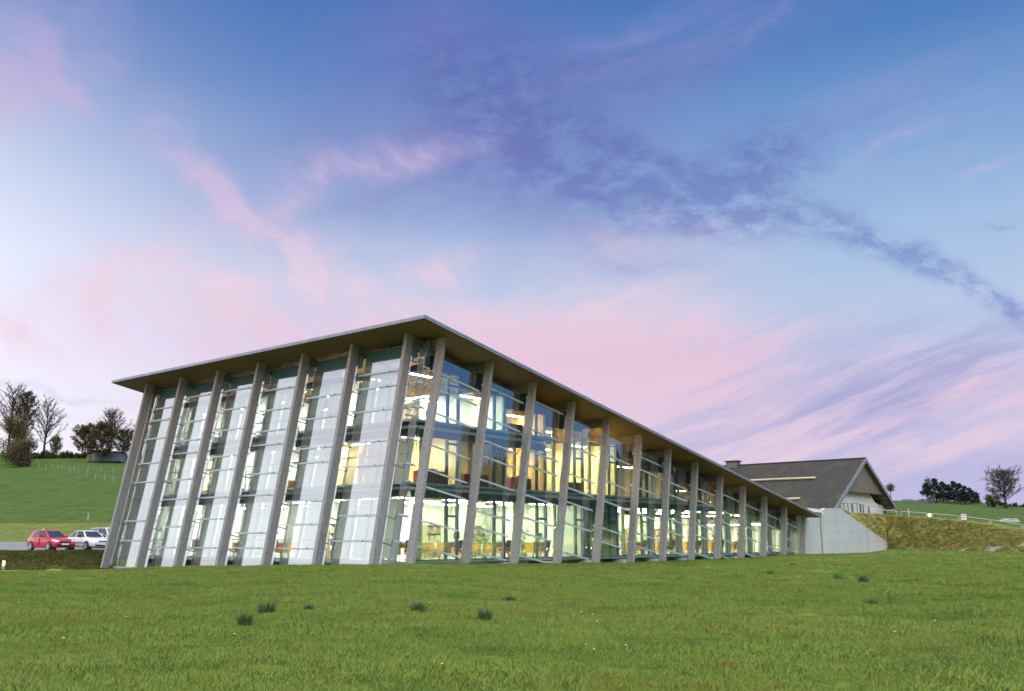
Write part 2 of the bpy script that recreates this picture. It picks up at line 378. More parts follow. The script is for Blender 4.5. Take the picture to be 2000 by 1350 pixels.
def grass_colour(t, blade=False):
    pos = t.new('ShaderNodeNewGeometry').outputs['Position']
    big = t.noise(pos, .09, 4, .6); mid = t.noise(pos, .55, 5, .65); fin = t.noise(pos, 5., 4, .7)
    green = t.ramp(big, [(.3, (.124,.226,.034)), (.5, (.158,.245,.040)), (.7, (.212,.260,.054))])
    green = t.mix(t.rng(mid, .48, .68, 0, .8), green, (.062,.150,.024,1))
    green = t.mix(t.rng(t.noise(pos, .33, 5, .7), .52, .68, 0, .6), green, (.20,.20,.028,1))
    green = t.mix(t.rng(t.noise(t.vmath('ADD', pos, (31,7,0)), .6, 4, .7), .58, .72, 0, .6), green, (.15,.20,.075,1))
    green = t.mix(t.rng(fin, .5, .75, 0, .45), green, (.185,.195,.055,1))
    at_n = t.new('ShaderNodeAttribute', attribute_name='dry').outputs['Fac']
    m2 = t.noise(pos, 1.3, 5, .7)
    dry = t.ramp(m2, [(.28, (.11,.12,.02)), (.5, (.38,.35,.09)), (.72, (.54,.49,.19))])
    return green, dry, at_n, mid, fin
def ground_mat():
    m = bpy.data.materials.new('meadow'); m.use_nodes = True; t = NT(m.node_tree); b = t.n['Principled BSDF']
    g, dry, a, mid, fin = grass_colour(t)
    pos0 = t.new('ShaderNodeNewGeometry').outputs['Position']
    pa = t.ramp(t.noise(pos0, .45, 9, .8), [(.32, (.028,.064,.012)), (.5, (.056,.102,.018)), (.68, (.098,.138,.028))])
    g = t.mix(t.new('ShaderNodeAttribute', attribute_name='pasture').outputs['Fac'], g, pa)
    t.put(b.inputs['Base Color'], t.mix(a, g, dry)); b.inputs['Roughness'].default_value = .85; b.inputs['Specular IOR Level'].default_value = .1
    pos = t.new('ShaderNodeNewGeometry').outputs['Position']
    h = t.math('ADD', t.noise(pos, 2.2, 6, .75), t.math('MULTIPLY', t.noise(pos, 14, 4, .7), .4))
    bn = t.new('ShaderNodeBump'); bn.inputs['Strength'].default_value = .9; bn.inputs['Distance'].default_value = .16; t.put(bn.inputs['Height'], h); t.l.new(bn.outputs[0], b.inputs['Normal'])
    MAT['meadow'] = m; return m
gm.materials.append(ground_mat()); gm.update()
ground = tag(link('ground', gm), kind='structure')
def gz(px, d):
    """ground height at forward distance d in the direction of picture column px"""
    phi = math.atan((px-1000)/1856); row = groundrow(phi); rho = d/math.cos(phi)
    return float(np.interp(rho, [q[0] for q in row], [q[1] for q in row]))
def gp(px, d, dz=0.):
    p = CAM + FH*d + RT*((px-1000)/1856*d); return Vector((p.x, p.y, gz(px, d)+dz))

# asphalt yard behind the bank
def yard():
    b = MB(); xs = np.linspace(-330, 217, 40); ds = np.linspace(64.4, 95.5, 24)
    for px in xs:
        for d in ds:
            p = gp(px, d); b.v.append((p.x, p.y, p.z+.03+.02))
    n = len(ds)
    for i in range(len(xs)-1):
        for j in range(n-1): b.f.append((i*n+j, (i+1)*n+j, (i+1)*n+j+1, i*n+j+1)); b.mi.append(0)
    mat('asphalt', var=((.14,.14,.155),(.20,.20,.215)), scale=.8, rough=.9, bump=.3, bscale=30)
    tag(b.build('yard', 'asphalt', smooth=True), 'grey asphalt parking yard behind the grass bank', kind='structure')
yard()
# ------------------------------------------------------------------ the glass building
def weather(m):
    # the sheltered upper length of the timber has kept its brown, the lower length has greyed
    t = NT(m.node_tree); b = t.n['Principled BSDF']; src = b.inputs['Base Color'].links[0].from_socket
    p = t.new('ShaderNodeSeparateXYZ'); pos = t.new('ShaderNodeNewGeometry').outputs['Position']; t.put(p.inputs[0], pos)
    n = t.noise(t.mapping(pos, scale=(.6,.6,.25)), 1.5, 4, .6); h = t.math('ADD', t.rng(p.outputs[2], 4., 10.), t.math('MULTIPLY', t.math('SUBTRACT', n, .5), .9), clamp=True)
    br = t.mix(1., src, (1.0,.84,.73,1), 'MULTIPLY'); c = t.mix(t.math('MULTIPLY', h, .8), src, br)
    st = t.noise(t.mapping(pos, scale=(5,5,.35)), 1.6, 6, .7); c = t.mix(t.rng(st, .55, .75, 0, .45), c, (.10,.10,.105,1))
    t.put(b.inputs['Base Color'], c)
def wood_mat(name, lo, hi, sc_=3., stretch=(9,9,.6)):
    mat(name, var=(lo, hi), scale=sc_, rough=.75, bump=.25, bscale=9, stretch=stretch, detail=8)
wood_mat('glulam', (.18,.175,.18), (.37,.36,.365)); weather(MAT['glulam']); wood_mat('beam_dark', (.10,.085,.07), (.19,.16,.135))
mat('soffit', rough=.7)
def soffit_mat():
    t = NT(MAT['soffit'].node_tree); b = t.n['Principled BSDF']; tc = t.new('ShaderNodeTexCoord').outputs['Object']
    n1 = t.noise(t.mapping(tc, scale=(.5, 9, 1)), 1.5, 6, .65); n2 = t.noise(t.mapping(tc, scale=(.12, .5, 1)), 1.2, 3, .5)
    c = t.mix(t.rng(n1, .3, .7), (.10,.053,.02,1), (.20,.106,.037,1)); c = t.mix(t.rng(n2, .35, .7, 0, .5), c, (.085,.06,.038,1))
    w = t.new('ShaderNodeTexWave', wave_type='BANDS', bands_direction='Y', wave_profile='SAW'); t.put(w.inputs[0], tc); w.inputs['Scale'].default_value = 2.6
    line = t.math('GREATER_THAN', w.outputs['Fac'], .93)
    t.put(b.inputs['Base Color'], t.mix(t.math('MULTIPLY', line, .6), c, (.03,.02,.012,1)))
soffit_mat()
mat('zinc', (.30,.31,.36), rough=.4, metal=.5, var=((.22,.23,.27),(.34,.35,.40)), scale=1.5)
def blind_mat():
    m = MAT['blind']; t = NT(m.node_tree); b = t.n['Principled BSDF']; tr = t.new('ShaderNodeBsdfTranslucent'); tr.inputs[0].default_value = (.84,.87,.86,1)
    mx = t.new('ShaderNodeMixShader'); mx.inputs[0].default_value = .5; t.l.new(b.outputs[0], mx.inputs[1]); t.l.new(tr.outputs[0], mx.inputs[2]); t.l.new(mx.outputs[0], t.n['Material Output'].inputs[0])
mat('steel', (.58,.66,.72), rough=.35, metal=.35)
mat('steel_blue', (.28,.38,.44), rough=.4, metal=.3)
mat('frame_dark', (.10,.125,.15), rough=.45, metal=.2)
mat('frame_light', (.42,.47,.52), rough=.45, metal=.2)
mat('light_block_band', (.055,.055,.06), rough=.7)
mat('clip', (.04,.04,.045), rough=.5)
mat('duct', (.17,.21,.25), rough=.5, metal=.2)
mat('teal_panel', (.085,.145,.155), rough=.25, var=((.075,.13,.14),(.10,.165,.175)), scale=.7)
mat('slab', (.42,.43,.43), rough=.8, var=((.36,.37,.37),(.46,.47,.46)), scale=2)
mat('floor_int', (.36,.34,.30), rough=.6)
mat('ceiling_int', (.74,.72,.68), rough=.9)
mat('wall_white', (.74,.73,.68), rough=.9, var=((.70,.69,.64),(.78,.77,.72)), scale=.6)
mat('wall_cream', (.76,.66,.46), rough=.9)
mat('post_int', (.62,.60,.50), rough=.7)
mat('blind', (.80,.83,.84), rough=.9); blind_mat()
mat('concrete', rough=.85, var=((.41,.425,.44),(.52,.535,.55)), scale=.35, bump=.15, bscale=25, detail=9)
def streaks(m):
    t = NT(m.node_tree); b = t.n['Principled BSDF']; src = b.inputs['Base Color'].links[0].from_socket; pos = t.new('ShaderNodeNewGeometry').outputs['Position']
    s1 = t.noise(t.mapping(pos, scale=(1.6,1.6,.12)), 1.4, 7, .7); s2 = t.noise(pos, 3.5, 6, .75)
    c = t.mix(t.rng(s1, .52, .74, 0, .38), src, (.22,.225,.22,1)); c = t.mix(t.rng(s2, .62, .75, 0, .3), c, (.25,.25,.24,1)); t.put(b.inputs['Base Color'], c)
streaks(MAT['concrete']); mat('joint_grey', (.24,.25,.26), rough=.9)
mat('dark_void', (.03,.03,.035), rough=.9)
glass('glass_outer_short', (.93,.97,.96), .36, 1.45)
glass('glass_outer_long', (.88,.96,.97), .155, 1.45)
glass('glass_inner', (.90,.95,.93), .02, 1.4)

bld = thing('glass_office_building', 'long glass office building with leaning timber columns and thin sloping roof', 'building')
def zs(x): return SZ0 + SL*x                         # soffit height
def lp(x0, y, z): return (x0 + LEAN*z, y, z)         # a point on a leaning line whose foot is x0
def ztop(x0): return (SZ0 + SL*x0)/(1 - SL*LEAN)

# roof
RX0, RX1, RY0, RY1 = .7416, 46.94, -2.2419, 26.14
up = Vector((-SL, 0, 1)).normalized()
b = MB(); P = [(RX0,RY0),(RX1,RY0),(RX1,RY1),(RX0,RY1)]
ins = lambda k: [(RX0+k,RY0+k),(RX1-k,RY0+k),(RX1-k,RY1-k),(RX0+k,RY1-k)]
lo = [Vector((x, y, zs(x))) for x, y in ins(.012)]; hi = [p + up*.15 for p in lo]; top = [Vector((x, y, zs(x))) + up*.34 for x, y in ins(2.2)]
b.add(lo+hi+top, [(0,1,2,3),(0,4,5,1),(1,5,6,2),(2,6,7,3),(3,7,4,0),(4,8,9,5),(5,9,10,6),(6,10,11,7),(7,11,8,4),(8,11,10,9)])
b.mi[0] = 1
roof = b.build('roof', ['zinc', 'soffit'], bld, fix=True)
def fascia(a, c, out):
    a = Vector(a); c = Vector(c); o = Vector(out)*.02; q = (c-a).normalized()*.006
    a += q; c -= q
    MB().hexa([a, c, c+o, a+o, a+up*.165, c+up*.165, c+o+up*.165, a+o+up*.165]).build('fascia', 'zinc', roof)
n = 7
for i in range(n):
    y0, y1 = RY0+(RY1-RY0)*i/n, RY0+(RY1-RY0)*(i+1)/n
    fascia((RX0+.01, y0, zs(RX0)-.008), (RX0+.01, y1, zs(RX0)-.008), (-1,0,0))
n = 12
for i in range(n):
    x0, x1 = RX0+(RX1-RX0)*i/n, RX0+(RX1-RX0)*(i+1)/n
    fascia((x0, RY0+.01, zs(x0)-.008), (x1, RY0+.01, zs(x1)-.008), (0,-1,0))
fascia((RX0, RY1-.01, zs(RX0)-.008), (RX1, RY1-.01, zs(RX1)-.008), (0,1,0))

# columns (each a glulam post with eased edges)
def column(x0, y0, w, d, zb=-.9):
    e = .018; sec = [(x0+e,y0),(x0+w-e,y0),(x0+w,y0+e),(x0+w,y0+d-e),(x0+w-e,y0+d),(x0+e,y0+d),(x0,y0+d-e),(x0,y0+e)]
    b = MB(); n = 8
    lo = [Vector(lp(x, y, zb)) for x, y in sec]; hi = [Vector(lp(x, y, ztop(x)+.03)) for x, y in sec]
    b.add(lo+hi, [tuple(range(n))[::-1], tuple(range(n,2*n))] + [(i,(i+1)%n,n+(i+1)%n,n+i) for i in range(n)])
    # dark pin heads on the two faces that are seen
    rr = random.Random(int(x0*100+y0*10))
    z = .4
    while z < ztop(x0)-.4:
        for fx in (.3, .7):
            if rr.random() < .45: p = lp(x0-.002, y0+d*fx, z); b.add([(p[0],p[1]-.02,p[2]-.025),(p[0],p[1]+.02,p[2]-.025),(p[0],p[1]+.02,p[2]+.025),(p[0],p[1]-.02,p[2]+.025)], [(0,1,2,3)], 1)
            if rr.random() < .45: p = lp(x0+w*fx, y0-.002, z); b.add([(p[0]-.02,p[1],p[2]-.025),(p[0]+.02,p[1],p[2]-.025),(p[0]+.02,p[1],p[2]+.025),(p[0]-.02,p[1],p[2]+.025)], [(0,1,2,3)], 1)
        z += rr.uniform(.5, 1.1)
    return b.build('column', ['glulam', 'clip'], bld)
for k in range(7): column(0, BL*k, DL, WL, -.63)
for k in range(13): column(XC0+BC*k, YC, WC, DC, -.9)
for k in range(13): column(XC0+BC*k, 24.8, WC, DC, -1.2)          # the far long side
# beams running in under the soffit from each column head
def beam(p, q, w=.2, h=.46):
    p = Vector(p); q = Vector(q); s = (q-p).cross(Vector((0,0,1))).normalized()*(w/2); dn = Vector((0,0,-h))
    MB().hexa([p-s+dn, q-s+dn, q+s+dn, p+s+dn, p-s, q-s, q+s, p+s]).build('beam', 'beam_dark', bld)
for k in range(13):
    x0 = XC0+BC*k+WC/2; zt = ztop(x0)-.01; xx = x0+LEAN*zt
    beam((xx, YC+DC, zt), (xx, YI+2.5, zt))
for k in range(7):
    zt = ztop(DL)-.02; xx = DL+LEAN*zt; y = BL*k+WL/2
    beam((xx, y, zs(xx)-.01), (xx+2.2, y, zs(xx+2.2)-.01))

# outer glass skin ------------------------------------------------
def tilt(pts, nrm, amt=.006):
    n = Vector(nrm); c = sum((Vector(p) for p in pts), Vector())/len(pts); a, e = random.gauss(0, amt), random.gauss(0, amt)
    return [Vector(p) + n*((Vector(p)-c).z*a + ((Vector(p)-c).x+(Vector(p)-c).y)*e*.4) for p in pts]
def pane(pts, nrm, mname, th=.018, name='pane', parent=None, amt=.005):
    MB().prism(tilt(pts, nrm, amt), Vector(nrm)*th).build(name, mname, parent or bld)
NL = Vector((-1, 0, LEAN)).normalized(); NC = Vector((0, -1, 0))
def rail(a, c, name='rail', parent=None, clips=(), off=None):
    b = MB(); a = Vector(a); c = Vector(c); b.bar(a, c, .06, .075)
    for u in clips:
        p = a.lerp(c, u); b.bar(p+(off or Vector()), p-(off or Vector()), .05, .09, 1)
    b.build(name, ['steel', 'clip'], parent or bld)
LROD = [[9.585,8.40,7.22,5.66,4.50,2.15,.98], [9.18,8.43,7.24,5.69,4.50,2.15,.97], [8.39,7.22,5.64,4.88,2.93,1.77,.6], [9.2,8.02,6.85,6.08,4.5,3.35,1.38,.6], [9.585,8.42,7.2,5.66,4.88,3.35,2.15,.6], [9.585,8.02,6.85,6.08,4.5,3.35,1.77,.6], [9.17,8.40,7.22,5.68,4.50,2.15,.98]]
LTOP = 9.83; LBOT = -.58
def short_bay(y0, y1, rods, arms=True):
    yl, yr = y1, y0          # the gap is on the left, seen from outside
    zz_ = [LTOP] + rods + [LBOT]
    for a, c in zip(zz_, zz_[1:]):
        pane([lp(XG, y0, c+.012), lp(XG, y1-.27, c+.012), lp(XG, y1-.27, a-.012), lp(XG, y0, a-.012)], NL, 'glass_outer_short')
    for z in rods + [LBOT]:
        rail(lp(XG-.05, y0-.03, z), lp(XG-.05, y1, z), clips=(.38,), off=Vector((-.035,0,0)))
        if z > 0: MB().bar(lp(XG-.02, y1-.30, z-.22), lp(DL-.02, y1-.02, z-.10), .04, .05).bar(lp(XG-.02, y1-.30, z-.05), lp(XG-.02, y1-.30, z-.24), .03, .03).build('bracket', 'frame_dark', bld)
# k-th bay lies between column k and k+1 (column 0 nearest the corner)
for k in range(6): short_bay(BL*k+WL+.02, BL*(k+1), LROD[1:][k][:])
short_bay(YG, -.0, LROD[0])
CROD = {0:[0,3,7,9,12,16,19,21], 1:[0,3,7,9,12,16,19,21], 2:[1,4,6,10,13,15,18,22], 3:[2,5,7,10,14,16,19,23], 4:[1,4,8,11,13,15,19,21], 5:[2,4,7,9,13,16,20], 6:[3,5,8,10,13,17,20,22], 7:[4,7,9,12,14,18,20], 8:[5,8,10,13,15,19,21], 9:[6,9,11,14,17,19,22], 10:[8,11,13,16,18,22], 11:[12,14,16,20,22], 12:[14,17,19,22]}
CTOP = 10.47; CS = .1745
def cpt(xs, v, y): z = (v - CS*xs)/(1 + CS*LEAN); return Vector((xs + LEAN*z, y, z))
def clipz(poly, z0):
    out = []
    for i, p in enumerate(poly):
        q = poly[(i+1) % len(poly)]
        if p.z >= z0: out.append(p)
        if (p.z >= z0) != (q.z >= z0): out.append(p.lerp(q, (z0-p.z)/(q.z-p.z)))
    return out
def long_bay(k):
    xa = XG if k == 0 else XC0+BC*(k-1)+WC+.03; xb = XC0+BC*k; gap = .06 if k == 0 else .27
    vsx = [CTOP] + [1.09+.403*n for n in sorted(CROD[k], reverse=True)] + [1.09+.403*(min(CROD[k])-4)]
    vsx = [v for v in vsx if v <= CTOP]
    for a, c in zip(vsx, vsx[1:]):
        poly = [cpt(xa, c+.012, YG), cpt(xb-gap, c+.012, YG), cpt(xb-gap, a-.012, YG), cpt(xa, a-.012, YG)]
        poly = clipz(poly, -.02)
        if len(poly) >= 3 and max(p.z for p in poly) > .1: pane(poly, NC, 'glass_outer_long')
    for v in vsx[1:]:
        p, q = cpt(xa-.02, v, YG-.05), cpt(xb+.01, v, YG-.05)
        if p.z < -.3: continue
        if q.z < -.35: q = p.lerp(q, (p.z+.35)/(p.z-q.z))
        rail(p, q, clips=(.38,), off=Vector((0,-.03,0)))
for k in range(13): long_bay(k)

# walkways and base rails, one length per bay ------------------------------------------------
def walkway(b, parent=None): b.build('walkway', ['steel_blue', 'duct'], bld)
for k in range(7):
    y0, y1 = (BL*k, BL*(k+1)) if k < 6 else (YG+.03, 0)
    for z in (0, F1, F2):
        b = MB(); X = XG+.06
        b.hexa([lp(X,y0+.01,z-.05),lp(X+.08,y0+.01,z-.05),lp(X+.08,y1-.01,z-.05),lp(X,y1-.01,z-.05),lp(X,y0+.01,z+.05),lp(X+.08,y0+.01,z+.05),lp(X+.08,y1-.01,z+.05),lp(X,y1-.01,z+.05)])
        b.hexa([lp(X+.09,y0+.01,z-.09),lp(XI-.06,y0+.01,z-.09),lp(XI-.06,y1-.01,z-.09),lp(X+.09,y1-.01,z-.09),lp(X+.09,y0+.01,z-.02),lp(XI-.06,y0+.01,z-.02),lp(XI-.06,y1-.01,z-.02),lp(X+.09,y1-.01,z-.02)], 1)
        walkway(b)
for k in range(13):
    x0, x1 = (XG+.2 if k == 0 else XC0+BC*(k-1)+.1), XC0+BC*k+.09
    for z in (0, F1, F2):
        if zs(x1+LEAN*z) < z+1.6 or (z == F2 and k > 3) or (z == F1 and k > 9): continue
        s = LEAN*z; b = MB()
        b.box((x0+s, -.50, z-.055), (x1+s, -.40, z+.045))
        b.box((x0+s, -.395, z-.09), (x1+s, YI-.06, z-.02), 1)
        walkway(b)

# inner facade ------------------------------------------------
def lbox(b, x0, x1, y0, y1, z0, z1, m=0):
    b.hexa([lp(x0,y0,z0),lp(x1,y0,z0),lp(x1,y1,z0),lp(x0,y1,z0),lp(x0,y0,z1),lp(x1,y0,z1),lp(x1,y1,z1),lp(x0,y1,z1)], m)
STOREY = [(0, F1-.12), (F1, F2-.12), (F2, 9.72)]
for k in range(6):
    y0, y1 = BL*k+.1 if k else YI, BL*(k+1)+.1 if k < 5 else BL*6-.2
    for s, (z0, z1) in enumerate(STOREY):
        w = MB(); X = XI; m = .055; hb = z1-.42
        ya, yb = y0+(y1-y0)*.30, y0+(y1-y0)*.66
        lbox(w, X, X+.09, y0+.01, y1-.01, z0+.01, z0+.10); lbox(w, X, X+.09, y0+.01, y1-.01, hb-.06, hb)
        for yy in (y0+.04, ya, yb, y1-.09): lbox(w, X+.002, X+.088, yy, yy+m, z0+.10, hb-.06)
        zt = z0+(1.0 if s != 1 else 1.5)
        for a, c in ((y0+.1, ya), (ya+m, yb), (yb+m, y1-.09)): lbox(w, X+.004, X+.086, a, c, zt, zt+.05)
        win = w.build('window_frame', 'frame_light', bld)
        for a, c in ((y0+.1, ya), (ya+m, yb), (yb+m, y1-.09)):
            for q0, q1 in ((z0+.10, zt), (zt+.05, hb-.06)):
                g = MB(); lbox(g, X+.04, X+.052, a, c, q0, q1); g.build('pane', 'glass_inner', win)
        d = MB(); nd = 4
        for j in range(nd): lbox(d, X-.02, X+.12, y0+(y1-y0)*j/nd+.006, y0+(y1-y0)*(j+1)/nd-.006, hb+.01, z1-.10)
        d.build('duct_cover', 'duct', bld)
        # white roller screens hung inside the panes
        bl = MB(); lbox(bl, X+.20, X+.215, yb-.25, y1-.10, z0+.15, hb-.08); bl.build('screen', 'blind', bld)
        if (k+s) % 7 != 2:
            bl = MB(); lbox(bl, X+.20, X+.215, y0+.14, y0+1.5, z0+.15, hb-.08); bl.build('screen', 'blind', bld)
# teal band and slim rail under the soffit on the short side
for k in range(7):
    y0, y1 = (BL*k+WL+.01, BL*(k+1)-.01) if k < 6 else (YG+.02, -.02)
    b = MB(); X = XG+.25
    tz = lambda x: ztop(x)-.12
    b.hexa([lp(X,y0,9.70),lp(X+.05,y0,9.70),lp(X+.05,y1,9.70),lp(X,y1,9.70),lp(X,y0,tz(X)),lp(X+.05,y0,tz(X)),lp(X+.05,y1,tz(X)),lp(X,y1,tz(X))])
    b.build('upper_panel', 'teal_panel', bld)
    b = MB(); lbox(b, X-.06, X-.01, y0, y1, tz(X)-.05, tz(X)+.01); ym = (y0+y1)/2; lbox(b, X-.08, X-.055, ym-.05, ym+.05, tz(X)-.07, tz(X)+.03, 1); b.build('panel_rail', ['zinc','clip'], bld)
# long side: vertical frames, a narrow door in every bay
for k in range(12):
    c0 = XC0+BC*(k+1)+.53; prev = XC0+BC*k+.53+.86
    for s, (z0, z1) in enumerate(STOREY):
        if s == 0: z1 = min(z1, zs(c0+.9)-.55)
        elif s == 1:
            if k > 8: continue
            z1 = (F2-.12) if k < 3 else zs(c0+.9)-.6
        else:
            if k > 2: continue
            z1 = zs(c0+.9)-.6
        if z1-z0 < 1.2: continue
        xs_ = XI+LEAN*(z0)+.15+.2 if k == 0 else prev
        if s == 0 and k == 0: xs_ = 3.0
        if k == 0 and s: xs_ = XI+LEAN*z1+.12
        full = (s == 0) or (s == 1 and k < 3)
        hb = z1-.42 if full else z1
        w = MB(); y = YI
        w.box((xs_+.01, y, z0+.01), (c0+.86, y+.09, z0+.09)); w.box((xs_+.01, y, hb-.06), (c0+.86, y+.09, hb))
        for xx in (c0, c0+.80): w.box((xx, y-.03, z0+.09), (xx+.12 if s == 0 else xx+.10, y+.12, hb-.06))
        dz = z0+2.12
        if dz < hb-.3: w.box((c0+.12, y-.02, dz), (c0+.80, y+.11, dz+.10))
        win = w.build('window_frame', 'frame_dark', bld)
        g = lambda x0, x1, q0, q1: MB().box((x0, y+.04, q0), (x1, y+.052, q1)).build('pane', 'glass_inner', win) if x1-x0 > .08 and q1-q0 > .08 else None
        g(xs_+.01, c0, z0+.09, hb-.06)
        if dz < hb-.3: g(c0+.12, c0+.80, z0+.09, dz); g(c0+.12, c0+.80, dz+.10, hb-.06)
        else: g(c0+.12, c0+.80, z0+.09, hb-.06)
        last = (s == 2) or (s == 1 and k >= 3) or (s == 0 and k > 8)
        if last:        # dark band above the window head, added to block room light from the soffit
            zb_ = hb+.012 if not full else z1-.11; x1_ = c0+.86
            if k in (4, 5): pass
            else: MB().hexa([(xs_+.01,y,zb_),(x1_,y,zb_),(x1_,y+.08,zb_),(xs_+.01,y+.08,zb_),(xs_+.01,y,zs(xs_)-.01),(x1_,y,zs(x1_)-.01),(x1_,y+.08,zs(x1_)-.01),(xs_+.01,y+.08,zs(xs_)-.01)]).build('light_block_band', 'light_block_band', bld)
        if full:
            d = MB(); nd = 5; L = c0+.86-xs_
            for j in range(nd): d.box((xs_+L*j/nd+.006, y-.03, hb+.01), (xs_+L*(j+1)/nd-.006, y+.12, z1-.12))
            d.build('duct_cover', 'duct', bld)
# structure and rooms inside ------------------------------------------------
def slabpoly(z0, z1, x1, name, m):
    b = MB(); y0, y1 = YI+.13, 23.4
    lbox_ = [(XI+.1+LEAN*z0, y0, z0), (x1, y0, z0), (x1, y1, z0), (XI+.1+LEAN*z0, y1, z0), (XI+.1+LEAN*z1, y0, z1), (x1, y0, z1), (x1, y1, z1), (XI+.1+LEAN*z1, y1, z1)]
    b.hexa(lbox_); return b.build(name, m, bld)
slabpoly(-.35, -.002, 47, 'floor_slab', 'floor_int'); slabpoly(F1-.30, F1-.04, 36.2, 'floor_slab', 'ceiling_int'); slabpoly(F2-.30, F2-.04, 13.6, 'floor_slab', 'ceiling_int')
def wall(x0, y0, z0, x1, y1, z1, m='wall_white', name='partition'): MB().box((x0,y0,z0),(x1,y1,z1)).build(name, m, bld)
YB = 8.2
def roomz(x): return zs(x)-.05
# back walls (tops follow the roof)
def topped(x0, x1, y0, y1, z0, zc, m='wall_white'):
    za, zb = min(zc, roomz(x0)), min(zc, roomz(x1))
    MB().hexa([(x0,y0,z0),(x1,y0,z0),(x1,y1,z0),(x0,y1,z0),(x0,y0,za),(x1,y0,zb),(x1,y1,zb),(x0,y1,za)]).build('partition', m, bld)
topped(11, 47, YB, YB+.15, 0, F1-.32); topped(11, 36, YB, YB+.15, F1, F2-.32 if False else 9); 
for z0, zc in ((0, F1-.32), (F1-.03, F2-.32), (F2-.03, 99)): topped(11, 11.15, YB+.16, 23.4, z0, zc)
for z0, zc in ((0, F1-.32), (F1-.03, F2-.32), (F2-.03, 99)): topped(3, 11, 23.2, 23.35, z0, zc)
# cross walls on the upper floors
for x in (6.55, 10.25): topped(x, x+.12, YI+.2, YB, F1-.03, F2-.31, 'wall_cream')
topped(13.75, 13.87, YI+.2, YB, F1-.03, 99, 'wall_cream')
for x in (21.1, 28.5, 36.0): topped(x, x+.12, YI+.2, YB, F1-.03, 99)
for x in (10.25,): topped(x, x+.12, YI+.2, YB, F2-.03, 99)
for y in (7.9, 15.8):
    for z0, zc in ((F1-.03, F2-.31), (F2-.03, 99)): topped(4.2, 11, y, y+.12, z0, zc)
for x in (17.3, 21.0): topped(x, x+.12, YI+.25, YB, 0, F1-.32)  # ground floor partitions added to keep lamp light out of the fifth bay
topped(46.8, 47, -.6, 20, -.3, 99, 'concrete')
# round posts standing behind the glass, one per bay
for k in range(12):
    x = XC0+BC*(k+1)-.55; z1 = F1-.31 if k < 10 else roomz(x+.2)
    MB().lathe([(.13, 0), (.13, z1)], (x, YI+.75, 0), 12).build('post', 'post_int', bld, True)
    if k < 9: MB().lathe([(.12, F1-.03), (.12, (F2-.31) if k < 3 else roomz(x+.2)-.05)], (x, YI+.75, 0), 12).build('post', 'post_int', bld, True)
# curtain panels of frosted glass at the far bays
for k in range(5, 12):
    x = XC0+BC*(k+1)+1.6
    MB().box((x, YI+.22, .1), (x+.9, YI+.235, min(F1-.5, zs(x+1)-.7))).build('screen', 'post_int', bld)
# crawl space front and concrete plinths
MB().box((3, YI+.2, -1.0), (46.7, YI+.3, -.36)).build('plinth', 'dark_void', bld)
for k in range(13): MB().box((XC0+BC*k-.35, YC+DC+.02, -.8), (XC0+BC*k+.1, YI+.1, -.12)).build('plinth', 'concrete', bld)
MB().hexa([lp(XI+.1,.5,-1.2),lp(XI+.2,.5,-1.2),lp(XI+.2,23.4,-1.2),lp(XI+.1,23.4,-1.2),lp(XI+.1,.5,-.06),lp(XI+.2,.5,-.06),lp(XI+.2,23.4,-.06),lp(XI+.1,23.4,-.06)]).build('plinth', 'teal_panel', bld)
MB().box((XG+.1, 22.6, -1.3), (XI+.1, 24.0, -.66)).build('plinth', 'concrete', bld)
# inner glazing of the far long side
MB().box((4, 24.2, 0), (46, 24.22, 2.2)).build('rear_glazing', 'teal_panel', bld)

# end walls on the far side of the short facade
for z0, z1 in ((-.02, F1-.32), (F1-.03, F2-.32), (F2-.03, 9.9)):
    b = MB(); lbox(b, XI-.1, XI+2.4, 23.42, 23.52, z0, z1); b.build('partition', 'wall_white', bld)
    b = MB(); lbox(b, XG+.05, XI+2.4, 23.62, 23.66, z0, z1+.28); b.build('end_panel', 'post_int', bld)
    for xx in (XG+.3, XG+.9): b = MB(); lbox(b, xx, xx+.07, 23.57, 23.615, z0, z1); b.build('mullion', 'frame_light', bld)
# lamps ------------------------------------------------
lamp_mat('lamp_day', (1, .98, .90), 150); lamp_mat('lamp_cool', (1, .93, .60), 110); lamp_mat('lamp_warm', (1, .72, .34), 230); lamp_mat('lamp_orange', (1, .58, .24), 190); lamp_mat('lamp_yellow', (1, .70, .26), 300); lamp_mat('lamp_soft', (1, .88, .62), 140); lamp_mat('lamp_dim', (1, .66, .36), 80)
mat('lamp_body', (.6,.6,.6), rough=.5)
LM = {}
ORD = ['first','second','third','fourth','fifth','sixth','seventh','eighth','ninth','tenth','eleventh','twelfth','thirteenth','fourteenth','fifteenth','sixteenth','seventeenth']
def ceiling_light(p, along, m, label, group, L=1.5):
    key = (m, along, L)
    if key not in LM:
        a = (L/2, .09) if along == 'x' else (.09, L/2)
        LM[key] = (MB().box((-a[0],-a[1],.03), (a[0],a[1],.08)).mesh('housing', 'lamp_body'), MB().box((-a[0]+.03,-a[1]+.02,0), (a[0]-.03,a[1]-.02,.029)).mesh('tube', m))
    t = thing('ceiling_light', label, 'ceiling light', p, 0, group)
    link('housing', LM[key][0], t); link('tube', LM[key][1], t)
GLIT = [1,1,1,1,.0,1,1,1,1,1,1,1]
for k in range(12):
    x = XC0+BC*k+3.2
    for y in (2.3, 4.6, 6.9):
        z = min(F1-.55, zs(x+1)-.75)
        if z < 1.6 or k == 4: continue
        ceiling_light((x, y, z), 'x', 'lamp_cool', 'white strip light, %s row, ground floor, %s bay of the long side' % ({2.3:'front',4.6:'middle',6.9:'back'}[y], ORD[k]), 'ground floor strip lights of the long side', 2.2)
